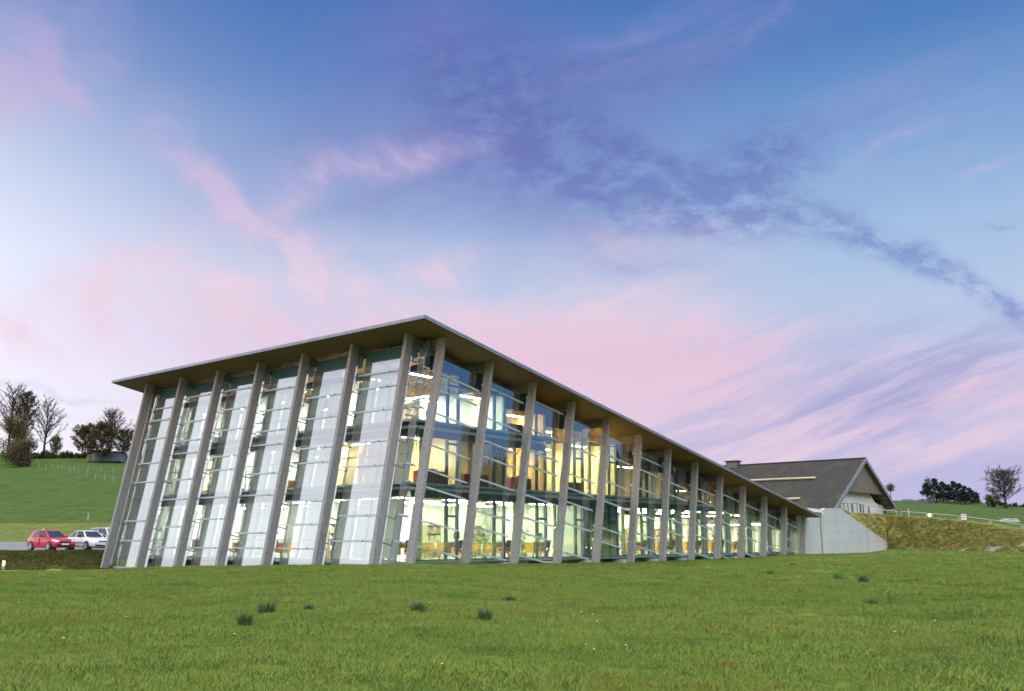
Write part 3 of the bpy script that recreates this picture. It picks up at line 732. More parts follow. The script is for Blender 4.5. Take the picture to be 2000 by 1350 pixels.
for k in range(6):
    y = BL*k+2
    if k == 0: continue
    for x in (4.6, 8.2):
        ceiling_light((x, y+.6, F1-.55), 'y', 'lamp_day', 'white strip light, %s row, ground floor, %s bay of the short side' % ('front' if x < 6 else 'back', ORD[k]), 'ground floor strip lights of the short side', 2.6)
        ceiling_light((x+.4, y+.6, F2-.5), 'y', 'lamp_warm' if k in (1, 4) else 'lamp_day', 'warm strip light, %s row, middle floor, %s bay of the short side' % ('front' if x < 6 else 'back', ORD[k]), 'middle floor strip lights of the short side', 1.6)
        ceiling_light((x+.9, y+.6, 9.1), 'y', 'lamp_day', 'white strip light, %s row, top floor, %s bay of the short side' % ('front' if x < 6 else 'back', ORD[k]), 'top floor strip lights of the short side', 1.8)
for x, m in ((4.9,'lamp_warm'), (12,'lamp_orange'), (15.6,'lamp_yellow'), (19.2,'lamp_yellow'), (24.8,'lamp_dim'), (32,'lamp_dim')):
    z = F2-.5 if x < 14 else zs(x+.8)-.8
    for y in (2.4, 5.2): ceiling_light((x, y, z), 'x', m, '%s amber strip light, middle floor office, %s bay of the long side' % ('front' if y < 3 else 'back', ORD[int((x-1.5)/BC)]), 'middle floor strip lights of the long side', 1.8)
for x, m in ((4.9,'lamp_soft'), (8.8,'lamp_soft'), (12.5,'lamp_orange')):
    z = zs(x+.8)-.75
    for y in (2.2, 5.0): ceiling_light((x, y, z), 'x', m, '%s strip light, top floor office, %s bay of the long side' % ('front' if y < 3 else 'back', ORD[int((x-1.5)/BC)]), 'top floor strip lights of the long side', 1.8)

# furniture ------------------------------------------------
mat('bench_wood', (.62,.30,.06), rough=.5); mat('bench_top', (.70,.66,.55), rough=.4); mat('leg_green', (.20,.32,.16), rough=.5)
mat('chair_black', (.03,.03,.035), rough=.6); mat('chair_grey', (.35,.36,.37), rough=.5, metal=.5); mat('maroon', (.28,.07,.06), rough=.6)
mat('screen_dark', (.04,.045,.05), rough=.3); mat('leaf', var=((.03,.09,.02),(.08,.18,.04)), scale=4, rough=.6); mat('pot', (.55,.52,.48), rough=.7)
mat('binder_a', (.10,.12,.16), rough=.6); mat('binder_b', (.55,.18,.08), rough=.6); mat('binder_c', (.60,.58,.50), rough=.6); mat('shelf', (.50,.40,.26), rough=.6)
mat('lamp_white', (.82,.82,.8), rough=.4)
def make_bench():
    t = thing('workbench', 'x', 'workbench')
    MB().box((-.85,-.4,.86),(.85,.4,.92)).build('top', 'bench_top', t)
    for sx in (-.78, .42): MB().box((sx,-.34,.28),(sx+.36,.34,.855)).build('drawer_unit', 'bench_wood', t)
    MB().box((-.41,-.30,.62),(.41,-.27,.855)).build('front_panel', 'bench_wood', t)
    for sx in (-.74, .66):
        for sy in (-.3, .24): MB().box((sx,sy,0),(sx+.06,sy+.06,.279)).build('leg', 'leg_green', t)
    return t
def make_chair():
    t = thing('office_chair', 'x', 'chair'); b = MB()
    for j in range(5):
        a = j*2*math.pi/5; b.bar((0,0,.09), (.28*math.cos(a), .28*math.sin(a), .05), .04, .03)
    b.build('base', 'chair_grey', t); MB().lathe([(.03,.08),(.03,.44)], n=8).build('stem', 'chair_grey', t)
    MB().box((-.23,-.22,.44),(.23,.22,.52)).build('seat', 'chair_black', t)
    MB().hexa([(-.2,.2,.56),(.2,.2,.56),(.2,.25,.56),(-.2,.25,.56),(-.22,.28,1.0),(.22,.28,1.0),(.22,.33,1.0),(-.22,.33,1.0)]).build('backrest', 'chair_black', t)
    MB().bar((0,.20,.46),(0,.27,.62),.06,.03).build('back_bar', 'chair_grey', t); return t
def make_desk_lamp():
    t = thing('desk_lamp', 'x', 'lamp'); MB().lathe([(.09,0),(.09,.025)], n=12).build('foot', 'lamp_white', t)
    MB().tube([(0,0,.02),(-.05,0,.42),(.24,0,.66)], .014, 6).build('arm', 'lamp_white', t)
    MB().lathe([(.13,.0),(.05,.11),(.02,.12)], (.28,0,.56), 12).build('lamp_shade', 'lamp_white', t, True); return t
def make_shelf():
    t = thing('bookshelf', 'x', 'shelf'); b = MB()
    for x in (-.6, .57): b.box((x,0,0),(x+.03,.32,1.9))
    b.box((-.6,.32,0),(.6,.335,1.9)); b.build('carcass', 'shelf', t)
    for z in (.05,.5,.95,1.4,1.87): MB().box((-.569,.005,z),(.569,.315,z+.025)).build('board', 'shelf', t)
    for z in (.075,.525,.975,1.425):
        x = -.55
        while x < .5:
            w = random.choice((.06,.07,.08)); h = random.uniform(.26,.33)
            if random.random() < .85: MB().box((x,.03,z),(x+w-.006,.28,z+h)).build('binder', random.choice(('binder_a','binder_a','binder_b','binder_c','binder_c')), t)
            x += w
    return t
def make_plant(seed):
    rr = random.Random(seed); t = thing('potted_plant', 'x', 'plant')
    MB().lathe([(.13,0),(.18,.32),(.16,.33)], n=12).build('pot', 'pot', t, True); b = MB()
    for i in range(150):
        a = rr.uniform(0, 6.28); r0 = rr.uniform(0,.42); z = rr.uniform(.45,1.6); p = Vector((r0*math.cos(a), r0*math.sin(a), z)); u = Vector((rr.gauss(0,1),rr.gauss(0,1),rr.gauss(0,.5))).normalized()*.09; v = u.cross(Vector((rr.gauss(0,1),rr.gauss(0,1),1))).normalized()*.04
        b.add([p-u, p+v, p+u, p-v], [(0,1,2,3)])
    b.build('leaves', 'leaf', t, fix=False); s = MB()
    for i in range(5):
        a = i*1.3; s.tube([(0,0,.3),(.1*math.cos(a),.1*math.sin(a),.8),(.28*math.cos(a),.28*math.sin(a),1.3)], .012, 4)
    s.build('stems', 'leg_green', t); return t
def make_cabinet():
    t = thing('low_cabinet', 'x', 'cabinet'); MB().box((-.9,-.22,.06),(.9,.22,.80)).build('body', 'maroon', t)
    for i in range(3): MB().box((-.88+.6*i,-.24,.09),(-.30+.6*i,-.221,.77)).build('door', 'maroon', t)
    MB().box((-.92,-.24,.801),(.92,.24,.83)).build('top', 'shelf', t); return t
def make_monitor():
    t = thing('computer_monitor', 'x', 'monitor'); MB().box((-.27,-.02,.14),(.27,.02,.50)).build('screen', 'screen_dark', t); MB().box((-.03,.02,.01),(.03,.05,.3)).build('stand', 'screen_dark', t); MB().box((-.13,-.08,0),(.13,.10,.012)).build('foot', 'screen_dark', t); return t
proto = {}
def put(kind, fn, p, rz, label, group):
    if kind not in proto: proto[kind] = o = fn()
    else: o = copy_tree(proto[kind])
    o.location = p; o.rotation_euler = (0,0,rz); o['label'] = label; o['group'] = group; return o
for k in range(11):
    x = XC0+BC*k+3.5 if k != 4 else XC0+BC*k+3.2
    G = 'ground floor workshop furniture'
    put('bench', make_bench, (x, 2.9, 0), 0, 'orange fronted workbench on the ground floor, %s bay of the long side' % ORD[k], 'workbenches')
    put('bench', make_bench, (x+.3, 5.6, 0), 0, 'orange fronted workbench in the back workshop row, %s bay of the long side' % ORD[k], 'workbenches at the back')
    put('chair', make_chair, (x-.25, 2.15, 0), 2.9+random.uniform(-.5,.5), 'black swivel chair at a workbench behind the %s bay of the long side' % ORD[k], 'workshop chairs')
    put('lamp', make_desk_lamp, (x+random.uniform(-.6,.5), 3.0, .92), random.uniform(2,4), 'white jointed lamp on a workbench behind the %s bay of the long side' % ORD[k], 'workbench lamps')
    if k % 2: put('monitor', make_monitor, (x+.5, 3.05, .92), .2, 'dark computer screen on a workbench behind the %s bay of the long side' % ORD[k], 'workshop screens')
    put('shelf', make_shelf, (x, YB-.4, 0), 0, 'tall shelf of binders against the workshop back wall, %s bay of the long side' % ORD[k], 'workshop shelves')
for i, (x, y) in enumerate(((9.8, 1.9), (13.2, 2.0), (23.6, 1.9), (20.5, 6.6))):
    t = make_plant(i+3); t.location = (x, y, 0); t['label'] = ['leafy green plant in a pale pot behind the second bay of the long side', 'leafy green plant in a pale pot behind the third bay of the long side', 'leafy green plant in a pale pot behind the sixth bay of the long side', 'leafy green plant in a pale pot deep in the ground floor workshop'][i]
for i, (x, z, lab) in enumerate(((4.9, F1, 'maroon low cabinet at the amber lit middle floor window by the corner'), (12.0, F1, 'maroon low cabinet at the amber lit middle floor window of the third bay'), (8.3, F1, 'maroon low cabinet in the unlit middle floor room of the second bay'), (17.2, F1, 'maroon low cabinet at the yellow lit tall window'), (11.9, F2, 'maroon low cabinet at the orange lit top floor window'))):
    o = put('cabinet', make_cabinet, (x, 1.35, z-.03), 0, lab, None or 'office cabinets')
for i, (x, z, lab) in enumerate(((5.0, F1, 'binder shelf in the amber lit middle floor office by the corner'), (12.2, F1, 'binder shelf in the amber lit middle floor office of the third bay'), (17.5, F1, 'binder shelf in the yellow lit tall office'), (8.0, F2, 'binder shelf in the pale top floor office'))):
    put('shelf', make_shelf, (x, YB-2.4 if i != 2 else 5, z-.03), 0, lab, 'office shelves')
for i, (x, z, lab) in enumerate(((5.9, F1, 'black swivel chair at the amber lit middle floor window by the corner'), (12.6, F1, 'black swivel chair in the amber lit office of the third bay'), (5.6, F2, 'black swivel chair in the top floor office by the corner'))):
    put('chair', make_chair, (x, 1.9, z-.03), 1.9, lab, 'office chairs')
for j in range(1, 6):
    y = BL*j+1.8
    for z, fl in ((0, 'ground'), (F1, 'middle'), (F2, 'top')):
        x = 4.6+LEAN*z
        put('bench', make_bench, (x+1, y, z-.03 if z else 0), math.pi/2, 'orange fronted workbench on the %s floor behind the %s bay of the short side' % (fl, ORD[j]), '%s floor benches of the short side' % fl)
        put('chair', make_chair, (x+.2, y+.2, z-.03 if z else 0), random.uniform(0,6), 'black swivel chair on the %s floor behind the %s bay of the short side' % (fl, ORD[j]), '%s floor chairs of the short side' % fl)
        put('lamp', make_desk_lamp, (x+1, y+random.uniform(-.4,.4), z+.92-(.03 if z else 0)), random.uniform(0,6), 'white jointed bench lamp, %s floor, behind the %s bay of the short side' % (fl, ORD[j]), '%s floor lamps of the short side' % fl)
# ------------------------------------------------------------------ concrete retaining wall at the low end of the building
def retaining_wall():
    w = thing('retaining_wall', 'pale concrete retaining wall sloping down into the bank at the low roof end', 'wall', (46, -1, 0))
    y0, y1 = -1.02, -.70
    o = Vector((46, -1, 0))
    def part(poly, name, m='concrete', yy=(y0, y1)): MB().prism([(x-o.x, yy[0]-o.y, z) for x, z in poly], (0, yy[1]-yy[0], 0)).build(name, m, w)
    part([(45.62,-.5),(49.88,-.5),(49.88,3.30),(47.2,3.30),(46.6,2.86),(45.62,2.98)], 'wall_section')
    part([(49.94,-.5),(66.7,-.5),(66.72,.42),(66.55,.86),(54.7,3.78),(51.2,3.70),(49.94,3.36)], 'wall_section')
    # white capping where the roof edge runs in, and the mossy drip stain of the joint
    mat('moss', var=((.10,.085,.03),(.36,.30,.14)), scale=9, rough=.9, detail=8)
    part([(49.885,-.5),(49.935,-.5),(49.935,3.25),(49.885,3.25)], 'joint', 'moss', (y0+.01, y1-.02))
    b = MB(); rr = random.Random(4)
    pts = [(49.80+rr.uniform(-.05,.03), z) for z in np.linspace(-.2, 3.1, 22)]; pts2 = [(50.0+rr.uniform(-.02,.10), z) for z in np.linspace(3.1, -.2, 22)]
    part(pts+pts2, 'stain', 'moss', (y0-.004, y0+.004))
    mat('render_white', (.74,.74,.76), rough=.8)
    part([(47.15,3.305),(49.95,3.305),(50.15,2.95),(50.25,3.15),(50.05,3.55),(47.0,3.62)], 'capping', 'render_white', (y0-.16, y1))
    for x in (53.8, 57.6, 61.4):
        zt = float(np.interp(x, *WALLTOP))-.06
        part([(x,-.3),(x+.02,-.3),(x+.02,zt),(x,zt)], 'joint', 'joint_grey', (y0-.002, y0+.0045))
    for z in (.85, 1.75, 2.65):
        xe = float(np.interp(-z, [-3.75,-.86], [54.7,66.55]))
        part([(50.0,z),(xe-.25,z),(xe-.25,z+.012),(50.0,z+.02)], 'joint', 'joint_grey', (y0-.0015, y0+.005))
retaining_wall()

# ------------------------------------------------------------------ farmhouse
def farmhouse():
    AX = (at(-1150,1055,100)-CAM); AX.z = 0; AX.normalize(); AX = -AX          # along the ridge, towards the gable
    GX = Vector((AX.y, -AX.x, 0))                                              # across the gable
    if GX.dot(RT) < 0: GX = -GX
    D = 104.
    peak = at(1690, 895, D)
    zg = gz(1700, 104)-.3
    org = Vector((peak.x, peak.y, 0)); H = peak.z
    t = thing('farmhouse', 'old white farmhouse with steep mossy shingle roof and boarded gable', 'house', (org.x, org.y, zg), 0)
    def W(a, g, z): p = org + AX*a + GX*g; return Vector((p.x-org.x, p.y-org.y, z-zg))   # a: along ridge (0 at gable verge), g: across, z world
    # find eave positions from the picture
    def solve(px, py, sgn):   # point in the gable verge plane
        n = AX; d0 = at(px, py, 1.)-CAM; s = (org-CAM).dot(n)/d0.dot(n); p = CAM+d0*s; return (p-org).dot(GX), p.z
    gl, zl = solve(1626, 999, -1); gr, zr = solve(1750, 991, 1)
    L = 24.
    mat('shingle', rough=.9)
    tt = NT(MAT['shingle'].node_tree); bb = tt.n['Principled BSDF']; ob = tt.new('ShaderNodeTexCoord').outputs['Object']
    n1 = tt.noise(ob, 1.1, 6, .7); n2 = tt.noise(ob, 7, 5, .7); n3 = tt.noise(ob, .35, 3, .5)
    c = tt.ramp(n2, [(.25,(.028,.026,.027)),(.5,(.045,.039,.036)),(.75,(.105,.093,.088))]); c = tt.mix(tt.rng(n1,.5,.72,0,.75), c, (.060,.070,.022,1)); c = tt.mix(tt.rng(n3,.52,.72,0,.45), c, (.09,.10,.035,1))
    tt.put(bb.inputs['Base Color'], c)
    wood_mat('old_boards', (.13,.10,.09), (.25,.20,.175), 2.5, (6,6,.5)); mat('verge', (.20,.22,.27), rough=.6); mat('plaster', rough=.9, var=((.62,.60,.55),(.76,.74,.69)), scale=.7, detail=7)
    mat('beam_brown', (.20,.145,.11), rough=.8); mat('log', (.52,.44,.30), rough=.7, var=((.44,.36,.23),(.60,.52,.38)), scale=2); mat('door_brown', (.17,.085,.06), rough=.7); mat('stone_grey', (.34,.35,.35), rough=.9)
    mat('win_dark', (.06,.07,.09), rough=.15); mat('iron', (.07,.07,.075), rough=.6)
    roof = MB()
    th = .22
    for g, z in ((gl, zl), (gr, zr)):
        n = Vector((0,0,1))
        roof.hexa([W(0,0,H-th-.02), W(-L,0,H-th-.02), W(-L,g,z-th), W(0,g,z-th), W(0,0,H-.02), W(-L,0,H-.02), W(-L,g,z), W(0,g,z)])
    ro = roof.build('roof', 'beam_brown', t)
    # courses of shingles: every course is a row of slightly uneven slips
    rr = random.Random(11)
    for g, z in ((gl, zl), (gr, zr)):
        b = MB(); dn = (W(0,g,z)-W(0,0,H)); Ls = dn.length; dn.normalize(); nrm = AX.cross(dn); nrm = nrm if nrm.z > 0 else -nrm
        nc = int(Ls/.21)
        for i in range(nc):
            s0, s1 = Ls*i/nc, Ls*(i+1)/nc+.10
            a = 0.
            while a < L:
                w_ = rr.uniform(.14, .34); lift = .008+rr.random()*.02; e = rr.uniform(-.03,.03)
                p = [W(-a,0,H)+dn*s0, W(-min(a+w_-.008,L),0,H)+dn*s0]
                q = [p[0]+dn*(s1-s0+e), p[1]+dn*(s1-s0+e)]
                b.add([p[0]+nrm*.005, p[1]+nrm*.005, q[1]+nrm*(lift+.02), q[0]+nrm*(lift+.02), q[1]-nrm*.005, q[0]-nrm*.005], [(0,1,2,3),(3,2,4,5)])
                a += w_
        tag(b.build('shingles', 'shingle', ro, fix=False), kind='stuff')
    MB().bar(W(.06,-.02,H+.04), W(-L,-.02,H+.04), .34, .10).build('ridge_cap', 'iron', ro)
    # bargeboards
    for g, z in ((gl, zl), (gr, zr)):
        for k, (off, m) in enumerate(((.04, 'verge'), (-.10, 'beam_brown'))):
            a0, a1 = off, off+.06; hgt = .42 if k == 0 else .3
            MB().hexa([W(a0,0,H-hgt),W(a1,0,H-hgt),W(a1,g,z-hgt),W(a0,g,z-hgt),W(a0,0,H+.03),W(a1,0,H+.03),W(a1,g,z+.03),W(a0,g,z+.03)]).build('bargeboard', m, ro)
    # gable boarding: single boards, set back under the verge
    zb = solve(1690, 962, 0)[1]; back = -.40
    sl_l, sl_r = (H-zl)/abs(gl), (H-zr)/abs(gr)
    g0, g1 = -(H-.35-zb)/sl_l, (H-.35-zb)/sl_r; n = 16
    hz = lambda g: H-.35-(abs(g)*(sl_l if g < 0 else sl_r))
    for i in range(-n, n):
        a, c = (g0*(-i)/n+.006, g0*(-i-1)/n-.006) if i < 0 else (g1*i/n+.006, g1*(i+1)/n-.006)
        off = back+rr.uniform(0,.012); z0 = zb+rr.uniform(-.02,.02)
        za, zc = max(hz(a), z0+.02), max(hz(c), z0+.02)
        MB().hexa([W(off,a,z0),W(off-.03,a,z0),W(off-.03,c,z0),W(off,c,z0),W(off,a,za),W(off-.03,a,za),W(off-.03,c,zc),W(off,c,zc)]).build('board', 'old_boards', t)
    MB().hexa([W(back-.05,g0,zb+.05),W(back-.10,g0,zb+.05),W(back-.10,g1,zb+.05),W(back-.05,g1,zb+.05),W(back-.05,-.05,H-.4),W(back-.10,-.05,H-.4),W(back-.10,.05,H-.4),W(back-.05,.05,H-.4)]).build('gable_core', 'beam_brown', t)
    # plaster wall below, set back, with the arched porch on the left
    wb = -1.1; gwl, gwr = gl*.50, gr*.80
    def arc(side):
        pts = []
        for i in range(9):
            u = i/8*math.pi/2; pts.append((gwl-.1+ (1.1)*(1-math.cos(u)), zb-.1-(zb-zg-.3)*(1-math.sin(u))*.75 ))
        return pts
    prof = [(gwl, zg-.3), (gwl, zg+1.6), (gwl+.12, zg+2.3), (gwl+.45, zb+.2), (gr*.38, zb+.2), (gr*.58, zb-.9), (gr*.70, zg+1.55), (gr*.70, zg-.3)]
    MB().prism([W(wb,g,z) for g, z in prof], -AX*.5).build('wall', 'plaster', t)
    MB().prism([W(wb,g,z) for g, z in [(gr*.705,zg-.3),(gr*.705,zg+1.5),(gr*.96,zg+1.5),(gr*.96,zg-.3)]], -AX*.5).build('wall', 'plaster', t)
    prof2 = [(gwl-.9, zg-.3), (gwl-.9, zg+1.5), (gwl-.75, zg+2.2), (gwl-.40, zg+3.0), (gwl+.1, zb+.15), (gwl+.44, zb+.15), (gwl+.11, zg+2.3), (gwl-.01, zg+1.6), (gwl-.01, zg-.3)]
    MB().prism([W(wb-.05,g,z) for g, z in prof2], -AX*.4).build('stone_arch', 'stone_grey', t)
    MB().box((0,0,0),(0,0,0)) if False else None
    MB().prism([W(wb-.3,g,z) for g, z in [(gl*.97,zg-.3),(gl*.97,zl-.3),(gwl-.3,zb-.3),(gwl-.91,zg+2),(gwl-.91,zg-.3)]], -AX*.1).build('porch_boarding', 'door_brown', t)
    MB().prism([W(wb+.15,g,z) for g, z in [(gl*.99,zg-.3),(gl*.99,zl-.25),(gl*.86,zl+.2),(gl*.86,zg-.3)]], -AX*.35).build('wall', 'plaster', t)
    # sloping timber lining under the right roof slope
    for j in range(5):
        u = .50+.10*j; g = gr*u; z = H-.5-abs(g)*sl_r
        MB().bar(W(-.3,g,z), W(wb-.1,g,z), .14, .2).build('purlin', 'beam_brown', t)
    MB().hexa([W(-.2,gr*.42,H-.36-gr*.42*sl_r),W(wb+.05,gr*.42,H-.36-gr*.42*sl_r),W(wb+.05,gr*.97,H-.36-gr*.97*sl_r),W(-.2,gr*.97,H-.36-gr*.97*sl_r),W(-.2,gr*.42,H-.30-gr*.42*sl_r),W(wb+.05,gr*.42,H-.30-gr*.42*sl_r),W(wb+.05,gr*.97,H-.30-gr*.97*sl_r),W(-.2,gr*.97,H-.30-gr*.97*sl_r)]).build('roof_lining', 'old_boards', t)
    # small windows low in the wall
    for g, w_, h_ in ((gwl*.55+.5, .5, .9), (gwl*.1+.6, .5, .95), (gr*.30, .5, .8), (gr*.86, .9, .5)):
        fr = MB(); z0 = zg+.45
        fr.hexa([W(wb+.03,g,z0),W(wb-.02,g,z0),W(wb-.02,g+w_,z0),W(wb+.03,g+w_,z0),W(wb+.03,g,z0+h_),W(wb-.02,g,z0+h_),W(wb-.02,g+w_,z0+h_),W(wb+.03,g+w_,z0+h_)]); f_ = fr.build('window', 'stone_grey', t)
        p = MB(); e = .07
        p.hexa([W(wb+.036,g+e,z0+e),W(wb+.031,g+e,z0+e),W(wb+.031,g+w_-e,z0+e),W(wb+.036,g+w_-e,z0+e),W(wb+.036,g+e,z0+h_-e),W(wb+.031,g+e,z0+h_-e),W(wb+.031,g+w_-e,z0+h_-e),W(wb+.036,g+w_-e,z0+h_-e)]); p.build('pane', 'win_dark', f_)
    # rear and long wall
    MB().hexa([W(wb-.6,gl*.93,zg-.5),W(-L+.5,gl*.93,zg-.5),W(-L+.5,gl*.90,zg-.5),W(wb-.6,gl*.90,zg-.5),W(wb-.6,gl*.93,zl-.1),W(-L+.5,gl*.93,zl-.1),W(-L+.5,gl*.90,zl-.1),W(wb-.6,gl*.90,zl-.1)]).build('wall', 'plaster', t)
    MB().hexa([W(-L+.5,gl*.9,zg-.5),W(-L+.2,gl*.9,zg-.5),W(-L+.2,gr*.9,zg-.5),W(-L+.5,gr*.9,zg-.5),W(-L+.5,gl*.1,H-.5),W(-L+.2,gl*.1,H-.5),W(-L+.2,gr*.1,H-.5),W(-L+.5,gr*.1,H-.5)]).build('wall', 'plaster', t)
    # snow logs on the left slope
    dn = (W(0,gl,zl)-W(0,0,H)); Ls = dn.length; dn.normalize(); nrm = AX.cross(dn); nrm = nrm if nrm.z > 0 else -nrm
    def onroof(px, py):
        d0 = at(px, py, 1.)-CAM; n_ = nrm; P0 = W(0,0,H)+Vector((org.x,org.y,zg)); s = (P0-CAM).dot(n_)/d0.dot(n_); p = CAM+d0*s; return p-Vector((org.x,org.y,zg))
    for (ax, ay), (bx, by) in (((1462,941.5),(1513,939)),((1513.6,939),(1568,937)),((1568.5,937),(1593,936)),((1528,978),(1550,977)),((1550.6,977),(1563.5,976.5))):
        MB().tube([onroof(ax,ay)+nrm*.17, onroof(bx,by)+nrm*.17], .13, 8).build('snow_log', 'log', ro)
    # chimney: wide boarded stack with a tilted lid
    c0 = onroof(1436, 905); aa = (c0).dot(AX); hx = lambda a, g, z: W(aa+a, g, z)
    ch = MB(); ch.hexa([hx(-.7,-.55,H-.5),hx(.7,-.55,H-.5),hx(.7,.55,H-.5),hx(-.7,.55,H-.5),hx(-.7,-.55,H+.45),hx(.7,-.55,H+.45),hx(.7,.55,H+.45),hx(-.7,.55,H+.45)])
    chm = ch.build('chimney', 'old_boards', ro)
    return t, W, zg, AX, GX
fh, FW, FZ, FAX, FGX = farmhouse()
def chim_lid():
    ro = [c for c in fh.children if c.name.startswith('roof')][0]; ch = [c for c in ro.children if c.name.startswith('chimney')][0]
    vs = [Vector(v.co) for v in ch.data.vertices]; top = vs[4:]; c = sum(top, Vector())/4
    b = MB(); P = [c+(p-c)*1.28 for p in top]; b.hexa([p+Vector((0,0,.03)) for p in P]+[p+Vector((0,0,.12)) for p in P]); b.build('chimney', 'iron', ro).name = 'chimney_lid'
chim_lid()

# ------------------------------------------------------------------ fences, rails, lamps, sign, stones on the right
mat('fence_green', (.03,.17,.13), rough=.5); mat('rail_white', (.50,.52,.54), rough=.45); mat('post_wood', (.13,.12,.11), rough=.8); mat('post_pale', (.34,.40,.37), rough=.6)
lamp_mat('lamp_amber', (1,.70,.26), 5); mat('bollard', (.30,.30,.31), rough=.5, metal=.4)
def mesh_fence(pts, h, label, wires=True):
    o = pts[0]; t = thing('mesh_fence', label, 'fence', o)
    for p in pts: MB().box((p.x-o.x-.03,p.y-o.y-.03,p.z-o.z-.3),(p.x-o.x+.03,p.y-o.y+.03,p.z-o.z+h)).build('post', 'fence_green', t)
    for p, q in zip(pts, pts[1:]):
        p = p-o; q = q-o; b = MB(); n = max(3, int((q-p).length/.16))
        for j in range(5): z = h*(.08+.22*j); b.bar(p+Vector((0,0,z)), q+Vector((0,0,z)), .010, .012)
        b.bar(p+Vector((0,0,h-.03)), q+Vector((0,0,h-.03)), .035, .04)
        for j in range(1, n): c = p.lerp(q, j/n); b.bar(c+Vector((0,0,.05)), c+Vector((0,0,h-.04)), .007, .007)
        b.build('wire_panel', 'fence_green', t)
mesh_fence([gp(x, 99.5-.03*(x-1612)) for x in (1612,1624,1637,1653,1661,1669,1679,1690)], 1.05, 'green wire mesh fence standing in front of the white farmhouse wall')
def wallpt(X, dz=0): return Vector((X, -.50, float(np.interp(X, *WALLTOP))-.12+dz))
mesh_fence([gp(1691.5, 98)]+[wallpt(X) for X in (62.2, 64.3, 66.4)], .95, 'green wire mesh fence stepping down behind the sloping concrete wall')
# white hoop rails along the bank top
RAILS = [((1655,1694),(97.5,97.5)), ((1757,1764.6),None)]
def hoop(pxa, da, pxb, db, label, h=.62):
    a, b_ = gp(pxa, da), gp(pxb, db); t = thing('hoop_rail', label, 'rail', a, 0, 'white hoop rails on the bank'); q = b_-a
    MB().tube([(0,0,-.2),(0,0,h)], .026, 8).build('post', 'rail_white', t); MB().tube([q+Vector((0,0,-.2)), q+Vector((0,0,h))], .026, 8).build('post', 'rail_white', t)
    MB().tube([(0,0,h), q+Vector((0,0,h))], .028, 8).build('top_bar', 'rail_white', t)
def dtop(px): return float(np.interp(px, [1733,1760,1850,1930,2000,2100],[100,98,91,84,79,77]))
for (a, c), lab in zip(((1697,1756.5),(1764.5,1814),(1826,1877),(1880,1936.5),(1940,1999),(2003,2062)), ('white hoop rail in front of the farmhouse wall','white hoop rail left of the lit bollard','white hoop rail between the lit bollard and the round sign','white hoop rail just right of the round sign','white hoop rail below the pale boulder','white hoop rail cut by the right picture edge')):
    if a < 1733: hoop(a, 99.4, c, dtop(c)+.3, lab)
    else: hoop(a, dtop(a)+.3, c, dtop(c)+.3, lab)
def bollard(p, label, h=.75, r=.09):
    t = thing('bollard_light', label, 'lamp', p)
    MB().lathe([(r,-.2),(r,h*.55)], n=14).build('post', 'bollard', t, True); MB().lathe([(r*.92,h*.55),(r*.92,h*.93)], n=14).build('lamp_glass', 'lamp_amber', t, True); MB().lathe([(r*1.1,h*.93),(r*1.1,h)], n=14).build('cap', 'bollard', t, True)
bollard(gp(1820, dtop(1820)+.2), 'lit amber bollard lamp between white rails on the bank top', .62, .30*.5)
bollard(gp(12, 41.6), 'lit bollard lamp with grey post at the left picture edge', .50, .055)
# round prohibition sign on a white board
def sign():
    p = gp(1887, dtop(1887)-.6); t = thing('prohibition_sign', 'white board with a red ring hanging by the bank rails', 'sign', p, YAW+math.pi/2)
    mat('sign_white', (.80,.80,.80), rough=.4); mat('sign_red', (.62,.03,.04), rough=.4); mat('sign_grey', (.5,.5,.52), rough=.5)
    MB().box((-.03,.02,-.2),(.03,.06,.5)).build('post', 'post_wood', t)
    MB().box((-.21,-.012,.30),(.21,.012,.83)).build('board', 'sign_white', t)
    b = MB(); n = 24; V = []
    for k in range(n):
        a = 2*math.pi*k/n
        for rr_ in (.10,.15):
            for y in (-.02,-.0125): V.append((rr_*math.cos(a), y, .62+rr_*math.sin(a)))
    F = []
    for k in range(n):
        i, j = 4*k, 4*((k+1)%n); F += [(i,i+2,j+2,j),(i+1,j+1,j+3,i+3),(i,j,j+1,i+1),(i+2,i+3,j+3,j+2)]
    b.add(V, F).build('red_ring', 'sign_red', t)
    MB().box((-.15,-.0145,.36),(.15,-.0125,.40)).build('text_bar', 'sign_grey', t)
    # the sign's front faces local -Y: turn it to the camera
    q = CAM-p; t.rotation_euler = (0,0,math.atan2(q.y,q.x)+math.pi/2)
    mat('marker_red', (.6,.12,.08), rough=.6)
sign()
mat('boulder', rough=.95, var=((.30,.27,.24),(.54,.50,.45)), scale=1.6, bump=.6, bscale=5, detail=9)
def rock(name, p, dims, label, cat, m='boulder', seed=0, rz=0, sub=4, rough=.22):
    bm = bmesh.new(); bmesh.ops.create_icosphere(bm, subdivisions=sub, radius=1.)
    for v in bm.verts:
        c = v.co.copy(); q = Vector([math.copysign(abs(x)**.55, x) for x in c]); n_ = mnoise.fractal(c*1.7+Vector((seed,0,0)), 1., 2., 5)
        q *= 1+rough*n_; v.co = Vector((q.x*dims[0]/2*.8, q.y*dims[1]/2*.8, q.z*dims[2]/2*.8+dims[2]*.36))
    me = bpy.data.meshes.new(name); bm.to_mesh(me); bm.free(); me.materials.append(MAT[m]); me.polygons.foreach_set('use_smooth', [True]*len(me.polygons))
    o = link(name, me, None, p, (0,0,rz)); return tag(o, label, cat)
rock('boulder', gp(1976, 104, -.1), (2.35,1.2,.75), 'long pale boulder lying in the meadow above the right rails', 'boulder', seed=2, rz=YAW-math.pi/2+.1)
